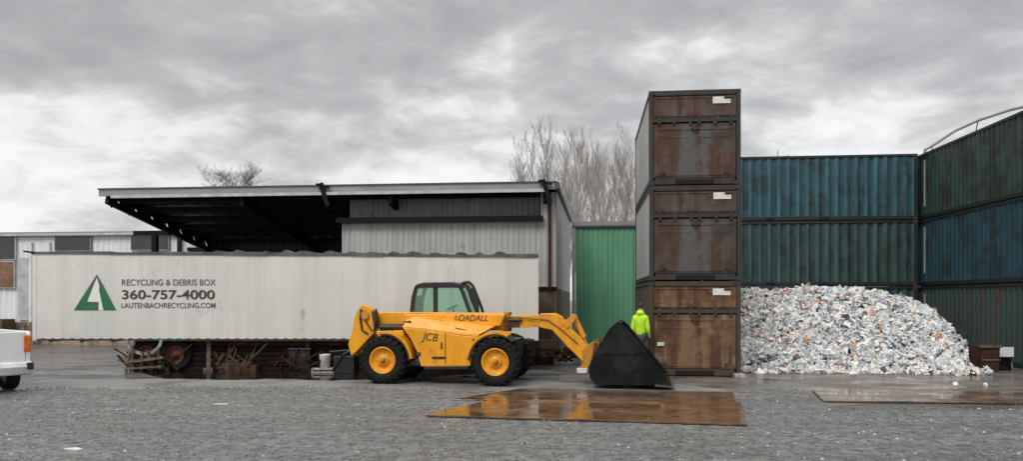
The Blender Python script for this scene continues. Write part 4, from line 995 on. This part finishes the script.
cabp=[(-2.03,.45),(-2.03,1.25),(-2.12,1.82),(-2.3,1.9),(-3.4,1.88),(-3.95,1.32),(-5.2,1.2),(-5.35,1.0),(-5.35,.45),(-5.05,.45)]+[(-4.65+.46*math.cos(PI-PI*i/10),.45+.44*math.sin(PI*i/10)) for i in range(11)]+[(-4.1,.45)]
mb=MB(); mb.prism(cabp,.0,1.94); mb.build('cab','truck_white',pk,bevel=.03)
for (a,b) in ((-2.2,-2.75),(-2.82,-3.5)):
    mb=MB(); mb.prism([(a,1.33),(b,1.33),(b+(.0 if a>-2.5 else .22),1.8),(a-.05,1.8)],-.008,.02); mb.build('side_window','window_dark',pk)
mb=MB(); mb.box(-2.032,-2.0,.25,1.7,1.35,1.75) if False else mb.prism([(-2.02,1.35),(-2.03,1.35),(-2.11,1.78),(-2.09,1.78)],.3,1.65); mb.build('rear_window','window_dark',pk)
mb=MB(); mb.box(-5.0,-.3,.5,1.4,.38,.6); mb.build('frame_rails','truck_dark',pk)
for xw_ in (xw,-4.65):
    for y in (.14,1.8): wheel_parts(pk,xw_,y,rw,rw,.26,'rubber','bumper','truck_dark',flip=1 if y<1 else -1)
mb=MB(); mb.bar((xw+.38,.02,.2),(xw+.4,.02,.62),.02,.3); mb.build('mud_flap','truck_dark',pk)
mb=MB(); mb.tube((-.35,.3,.33),(-.02,.3,.3),.03); mb.build('exhaust_pipe','worn_steel',pk)

# ================================================================== WORKER
PP=at(640.5,300,20.05); PP.z=0
wk=thing('person','person standing in a lime green sweatshirt and dark trousers behind the dark scoop','person',PP,A+math.radians(-25))
def skinmesh(name,verts,edges,radii,mat,sub=2,parent=wk):
    me=bpy.data.meshes.new(name); me.from_pydata(verts,edges,[]); me.update()
    o=bpy.data.objects.new(name,me); C.objects.link(o); o.parent=parent
    o.modifiers.new('skin','SKIN'); 
    if not me.skin_vertices:
        bm=bmesh.new(); bm.from_mesh(me); bm.verts.layers.skin.verify(); bm.to_mesh(me); bm.free()
    for i,r in enumerate(radii):
        sv=me.skin_vertices[0].data[i]; sv.radius=(r,r) if not isinstance(r,tuple) else r; sv.use_root=(i==0)
    s=o.modifiers.new('sub','SUBSURF'); s.levels=sub; s.render_levels=sub
    me.materials.append(M[mat])
    return o
# z up, facing +y (away from the camera), a head taller than the scoop; person 1.9 m with boots
k_=2.03/1.8
def S(*a): return tuple(q*k_ for q in a)
bv=[S(0,0,.98),S(0,.01,1.12),S(0,.0,1.30),S(0,-.01,1.45),S(0,.0,1.53),S(0,.02,1.60),S(0,.045,1.70),
    S(.11,0,.93),S(.12,.02,.52),S(.12,-.01,.10),S(.12,.10,.05),
    S(-.11,0,.93),S(-.13,.03,.52),S(-.13,.0,.10),S(-.13,.11,.05),
    S(.145,0,1.41),S(.19,-.02,1.14),S(.18,.10,.93),S(.15,.19,.90),
    S(-.145,0,1.41),S(-.19,-.02,1.14),S(-.19,.09,.92),S(-.16,.18,.89)]
be=[(0,1),(1,2),(2,3),(3,4),(4,5),(5,6),(0,7),(7,8),(8,9),(9,10),(0,11),(11,12),(12,13),(13,14),(3,15),(15,16),(16,17),(17,18),(3,19),(19,20),(20,21),(21,22)]
br=[.13,.12,.13,.10,.055,.075,.085,.085,.06,.042,.04,.085,.06,.042,.04,.055,.042,.034,.026,.055,.042,.034,.026]
skinmesh('body',bv,be,br,'skin')
# sweatshirt
ids=[0,1,2,3,4,15,16,17,19,20,21]; mp={a:i for i,a in enumerate(ids)}
v2=[Vector(bv[i]) for i in ids]; v2[0].z+=-.06
r2={0:(.16,.13),1:(.155,.13),2:(.165,.13),3:(.13,.11),4:(.095,.09),15:.07,16:.062,17:.05,19:.07,20:.062,21:.05}
skinmesh('sweatshirt',[tuple(v) for v in v2],[(mp[a],mp[b]) for a,b in be if a in mp and b in mp],[r2[i] for i in ids],'hivis')
ids=[0,7,8,9,11,12,13]; mp={a:i for i,a in enumerate(ids)}
skinmesh('trousers',[bv[i] for i in ids],[(mp[a],mp[b]) for a,b in be if a in mp and b in mp],[.155,.11,.085,.075,.11,.085,.075],'jeans')
for a in (9,13):
    x,y,z=bv[a]
    mb=MB(); mb.box(x-.055,x+.055,y-.1,y+.2,0,.035); mb.prism([(-.052,.035),(.052,.035),(.045,.12),(-.045,.12)],0,.0)
    m2=MB(); m2.add([(x-.055,y-.1,0),(x+.055,y-.1,0),(x+.055,y+.21,0),(x-.055,y+.21,0),(x-.05,y-.09,.15),(x+.05,y-.09,.15),(x+.05,y+.05,.15),(x-.05,y+.05,.15),(x+.045,y+.19,.07),(x-.045,y+.19,.07)],[(0,3,2,1),(4,5,6,7),(0,1,5,4),(7,6,8,9),(9,8,2,3),(1,2,8,6,5),(0,4,7,9,3)])
    m2.build('boot','boot',wk,bevel=.015)
# head details
hz=bv[6][2]-.02; hy=bv[6][1]
def ell(name,c,r,mat,cut=None):
    mb=MB(); v=[(c[0]+q[0]*r[0],c[1]+q[1]*r[1],c[2]+q[2]*r[2]) for q in ico]; mb.add(v,icof,None,True); return mb.build(name,mat,wk)
ell('head',(0,hy,hz-.01),(.078,.098,.118),'skin'); ell('hair',(0,hy-.018,hz+.022),(.085,.095,.105),'hair')
for s in (-1,1):
    ell('ear',(s*.08,hy+.0,hz-.02),(.012,.02,.03),'skin'); ell('eye',(s*.032,hy+.09,hz-.005),(.013,.01,.009),'white_label')
ell('nose',(0,hy+.10,hz-.03),(.014,.022,.024),'skin'); ell('mouth',(0,hy+.088,hz-.068),(.026,.01,.007),'hair')
ell('hood',(0,hy-.075,bv[4][2]+.0),(.12,.10,.09),'hivis')
for i,(w_) in enumerate((18,22)):
    c=Vector(bv[w_]); s=1 if i==0 else -1
    for f in range(4):
        o=Vector((s*(-.03+.02*f)*1.0,0,0)); a=c+o; ln=(.075,.085,.08,.065)[f]
        vv=[c,c+Vector((o.x,.045,-.0)),c+Vector((o.x,.045+ln*.5,-.02)),c+Vector((o.x,.045+ln*.8,-.055))]
        skinmesh('finger',[tuple(q) for q in vv],[(0,1),(1,2),(2,3)],[.014,.0105,.009,.008],'skin',1)
    skinmesh('thumb',[tuple(c),tuple(c+Vector((-s*.035,.02,.01))),tuple(c+Vector((-s*.05,.06,.0)))],[(0,1),(1,2)],[.014,.012,.009],'skin',1)

# ================================================================== BARE TREES
def bare_tree(seed,H,spread,upright=True,dens=1.0):
    r=random.Random(seed); tk=MB(); bz=MB()
    def grow(mb,p,d,ln,rad,depth):
        n=4 if depth<2 else 3; q=Vector(p); dd=Vector(d).normalized(); pts=[q.copy()]
        for i in range(n):
            dd=(dd+Vector((r.uniform(-1,1),r.uniform(-1,1),r.uniform(-.3,.8)))*.13).normalized(); q=q+dd*ln/n; pts.append(q.copy())
        for i in range(n):
            mb.tube(pts[i],pts[i+1],max(.0045,rad*(1-.75*i/n)),max(.004,rad*(1-.75*(i+1)/n)),5 if depth<1 else 3,caps=False,smooth=depth<1)
        if depth>=3: return
        nb=int(({0:34,1:9,2:6}[depth])*dens)
        for k in range(nb):
            t=r.uniform(.18 if depth==0 else .12,1); i=min(n-1,int(t*n)); a=pts[i].lerp(pts[i+1],t*n-i)
            az=r.uniform(0,2*PI); up=1.5 if upright else .7
            nd=(Vector((math.cos(az),math.sin(az),0))*(spread*(.8 if upright else 1) if depth==0 else .6)+dd*up*.7+Vector((0,0,.8 if upright else .2))).normalized()
            grow(bz,a,nd,ln*({0:.27 if upright else .34,1:.42,2:.42}[depth])*r.uniform(.6,1.1)*(1-.45*t if depth==0 else 1),rad*.30*(1-.4*t),depth+1)
    grow(tk,(0,0,0),(0,0,1),H,H*(.006 if upright else .0095),0)
    return tk,bz
protos=[]
for sd,H,sp in ((1,15.5,.9),(2,14.0,1.0),(3,16.2,.8)):
    protos.append((sd,)+bare_tree(sd,H,sp))
def place_tree(proto,loc,rz,s,label,group):
    c=copy_tree(proto); c.location=loc; c.rotation_euler=(0,0,rz); c.scale=(s,s,s); c['label']=label; c['group']=group; return c
gT='bare upright trees behind the green wall'; lT='tall bare upright tree in the thicket behind the green wall'
spots=[(537,136,62),(545,131,70),(553,135,60),(553,142,66),(567,138,58),(577,141,72),(590,137,62),(600,147,66),(610,149,58),(619,143,70),(629,146,61),(640,150,66),(584,160,56),(605,165,54),(560,158,55),(540,155,74),(624,163,54),(572,150,80),(595,152,82),(648,160,72),(541,140,58),(563,145,64),(583,150,66),(600,139,70),(613,156,60),(625,150,76),(636,158,62),(534,150,66)]
prot=[]
for i,(sd,tk,bz) in enumerate(protos):
    t=thing('bare_tree',lT,'tree',(0,0,0),0,gT); tk.build('trunk','tree_bark',t); bz.build('branches','twig',t); prot.append((t,(15.5,14.0,16.2)[i]))
used=set()
for i,(px,py,D_) in enumerate(spots):
    pr,Hh=prot[i%3]; p=at(px,py,D_); s=p.z/Hh*.94; loc=(p.x,p.y,0)
    if i<3: pr.location=loc; pr.scale=(s,s,s); pr.rotation_euler=(0,0,i)
    else: place_tree(pr,loc,i*1.7,s,lT,gT)
# two darker round crowned trees beyond the shed
tk,bz=bare_tree(11,9.5,1.5,False,1.7)
t=thing('bare_tree','small bare tree, leftmost of the three above the shed roof','tree',(0,0,0),0,'bare treetops above the shed roof')
tk.build('trunk','tree_bark',t); bz.build('branches','twig',t)
p=at(219,168,50); t.location=(p.x,p.y,0); t.scale=(.95,.95,p.z/10.6)
tk,bz=bare_tree(12,9.5,1.4,False,1.9)
t2=thing('bare_tree','small dark crowned bare tree, rightmost of the three above the shed roof','tree',(0,0,0),0,'bare treetops above the shed roof')
tk.build('trunk','twig_dark',t2); bz.build('branches','twig_dark',t2)
p=at(256,165,50); t2.location=(p.x,p.y,0); t2.scale=(.85,.85,p.z/10.4)
t3=copy_tree(t); p=at(238,166,52); t3.location=(p.x,p.y,0); t3.rotation_euler=(0,0,2.2); t3['label']='small bare tree in the middle of the three above the shed roof'
# thin aerial beyond the back row
p=at(778,150,60); m_=MB(); m_.tube((0,0,0),(0,0,p.z),.05,.03,6); m_.bar((-.8,0,p.z-.6),(.9,0,p.z-.5),.05,.05); m_.bar((-.5,0,p.z-1.0),(.6,0,p.z-.95),.04,.04)
tag(m_.build('aerial_mast','hall_trim',loc=(p.x,p.y,0)),'thin grey aerial mast just above the blue back row container','mast')

# ================================================================== SKY AND LIGHT
w=bpy.data.worlds.new('World'); bpy.context.scene.world=w; w.use_nodes=True; nt=w.node_tree; nt.nodes.clear(); 
g=NT(nt)
SUN_EL=math.radians(48); SUN_AZ=math.radians(205)   # compass-like, from behind the camera and to the left
sky=g.n('ShaderNodeTexSky',sky_type='NISHITA'); sky.sun_disc=False; sky.sun_elevation=SUN_EL; sky.sun_rotation=SUN_AZ
b1=g.n('ShaderNodeBackground'); b1.inputs[1].default_value=.1; g.l(sky.outputs[0],b1.inputs[0])
# cloud deck: direction divided by height gives a flat layer far overhead
sp=g.n('ShaderNodeSeparateXYZ'); g.l(g.tc.outputs['Generated'],sp.inputs[0])
def math_(op,a,b=None):
    m_=g.n('ShaderNodeMath',operation=op)
    for i,v in enumerate((a,b)):
        if v is None: continue
        if isinstance(v,(int,float)): m_.inputs[i].default_value=v
        else: g.l(v,m_.inputs[i])
    return m_.outputs[0]
zc=math_('ADD',math_('MAXIMUM',sp.outputs[2],0.0),.34)
cb=g.n('ShaderNodeCombineXYZ'); g.l(math_('DIVIDE',sp.outputs[0],zc),cb.inputs[0]); g.l(math_('DIVIDE',sp.outputs[1],zc),cb.inputs[1]); g.l(math_('MULTIPLY',sp.outputs[2],1.6),cb.inputs[2])
def cn(scale,detail,rough,loc,dist=.0):
    mp=g.n('ShaderNodeMapping'); mp.inputs['Location'].default_value=loc; mp.inputs['Scale'].default_value=(1,1,1.35); g.l(cb.outputs[0],mp.inputs[0])
    t=g.n('ShaderNodeTexNoise'); t.inputs['Scale'].default_value=scale; t.inputs['Detail'].default_value=detail; t.inputs['Roughness'].default_value=rough; t.inputs['Distortion'].default_value=dist
    g.l(mp.outputs[0],t.inputs['Vector']); return t.outputs['Fac']
n1=cn(1.7,9,.5,(5.3,4.1,0),.2); n2=cn(5.0,9,.58,(7.0,2.0,1),.3)
mixn=math_('ADD',math_('MULTIPLY',n1,.58),math_('MULTIPLY',n2,.42))
el=math_('MULTIPLY',math_('SUBTRACT',math_('MAXIMUM',math_('MINIMUM',sp.outputs[2],.34),.15),.225),.85)
mixn=math_('SUBTRACT',mixn,el)
col=g.ramp(mixn,[(.37,(.29,.29,.291)),(.45,(.355,.355,.356)),(.51,(.455,.455,.455)),(.56,(.59,.59,.588)),(.61,(.66,.66,.658))])
b2=g.n('ShaderNodeBackground'); g.l(col,b2.inputs[0])
# overcast sky is brightest overhead
zz=g.n('ShaderNodeMapRange'); g.l(sp.outputs[2],zz.inputs[0]); zz.inputs[1].default_value=.42; zz.inputs[2].default_value=.95; zz.inputs[3].default_value=1.0; zz.inputs[4].default_value=3.0
g.l(zz.outputs[0],b2.inputs[1])
mx=g.n('ShaderNodeMixShader'); mx.inputs[0].default_value=.94; g.l(b1.outputs[0],mx.inputs[1]); g.l(b2.outputs[0],mx.inputs[2])
ow=g.n('ShaderNodeOutputWorld'); g.l(mx.outputs[0],ow.inputs[0])
sl=bpy.data.lights.new('sun','SUN'); sl.energy=1.3; sl.angle=math.radians(25); sl.color=(1,.97,.93)
so_=bpy.data.objects.new('sun',sl); C.objects.link(so_)
# light comes from behind the camera, left; aim the lamp
az=SUN_AZ; dv=Vector((math.sin(az)*math.cos(SUN_EL),math.cos(az)*math.cos(SUN_EL),math.sin(SUN_EL)))
so_.rotation_euler=dv.to_track_quat('Z','Y').to_euler(); so_.location=dv*60

cam=bpy.data.cameras.new('camera'); co=bpy.data.objects.new('camera',cam); C.objects.link(co)
co.location=(0,0,CH); co.rotation_euler=(PI/2,0,A); cam.sensor_width=36; cam.lens=FPX/1023*36; cam.shift_y=67.5/1023; cam.clip_end=2000; cam.clip_start=.1
s=bpy.context.scene; s.camera=co
s.view_settings.view_transform='Standard'; s.view_settings.look='None'; s.view_settings.exposure=0.55; s.view_settings.gamma=1
s.cycles.max_bounces=8; s.cycles.transparent_max_bounces=12
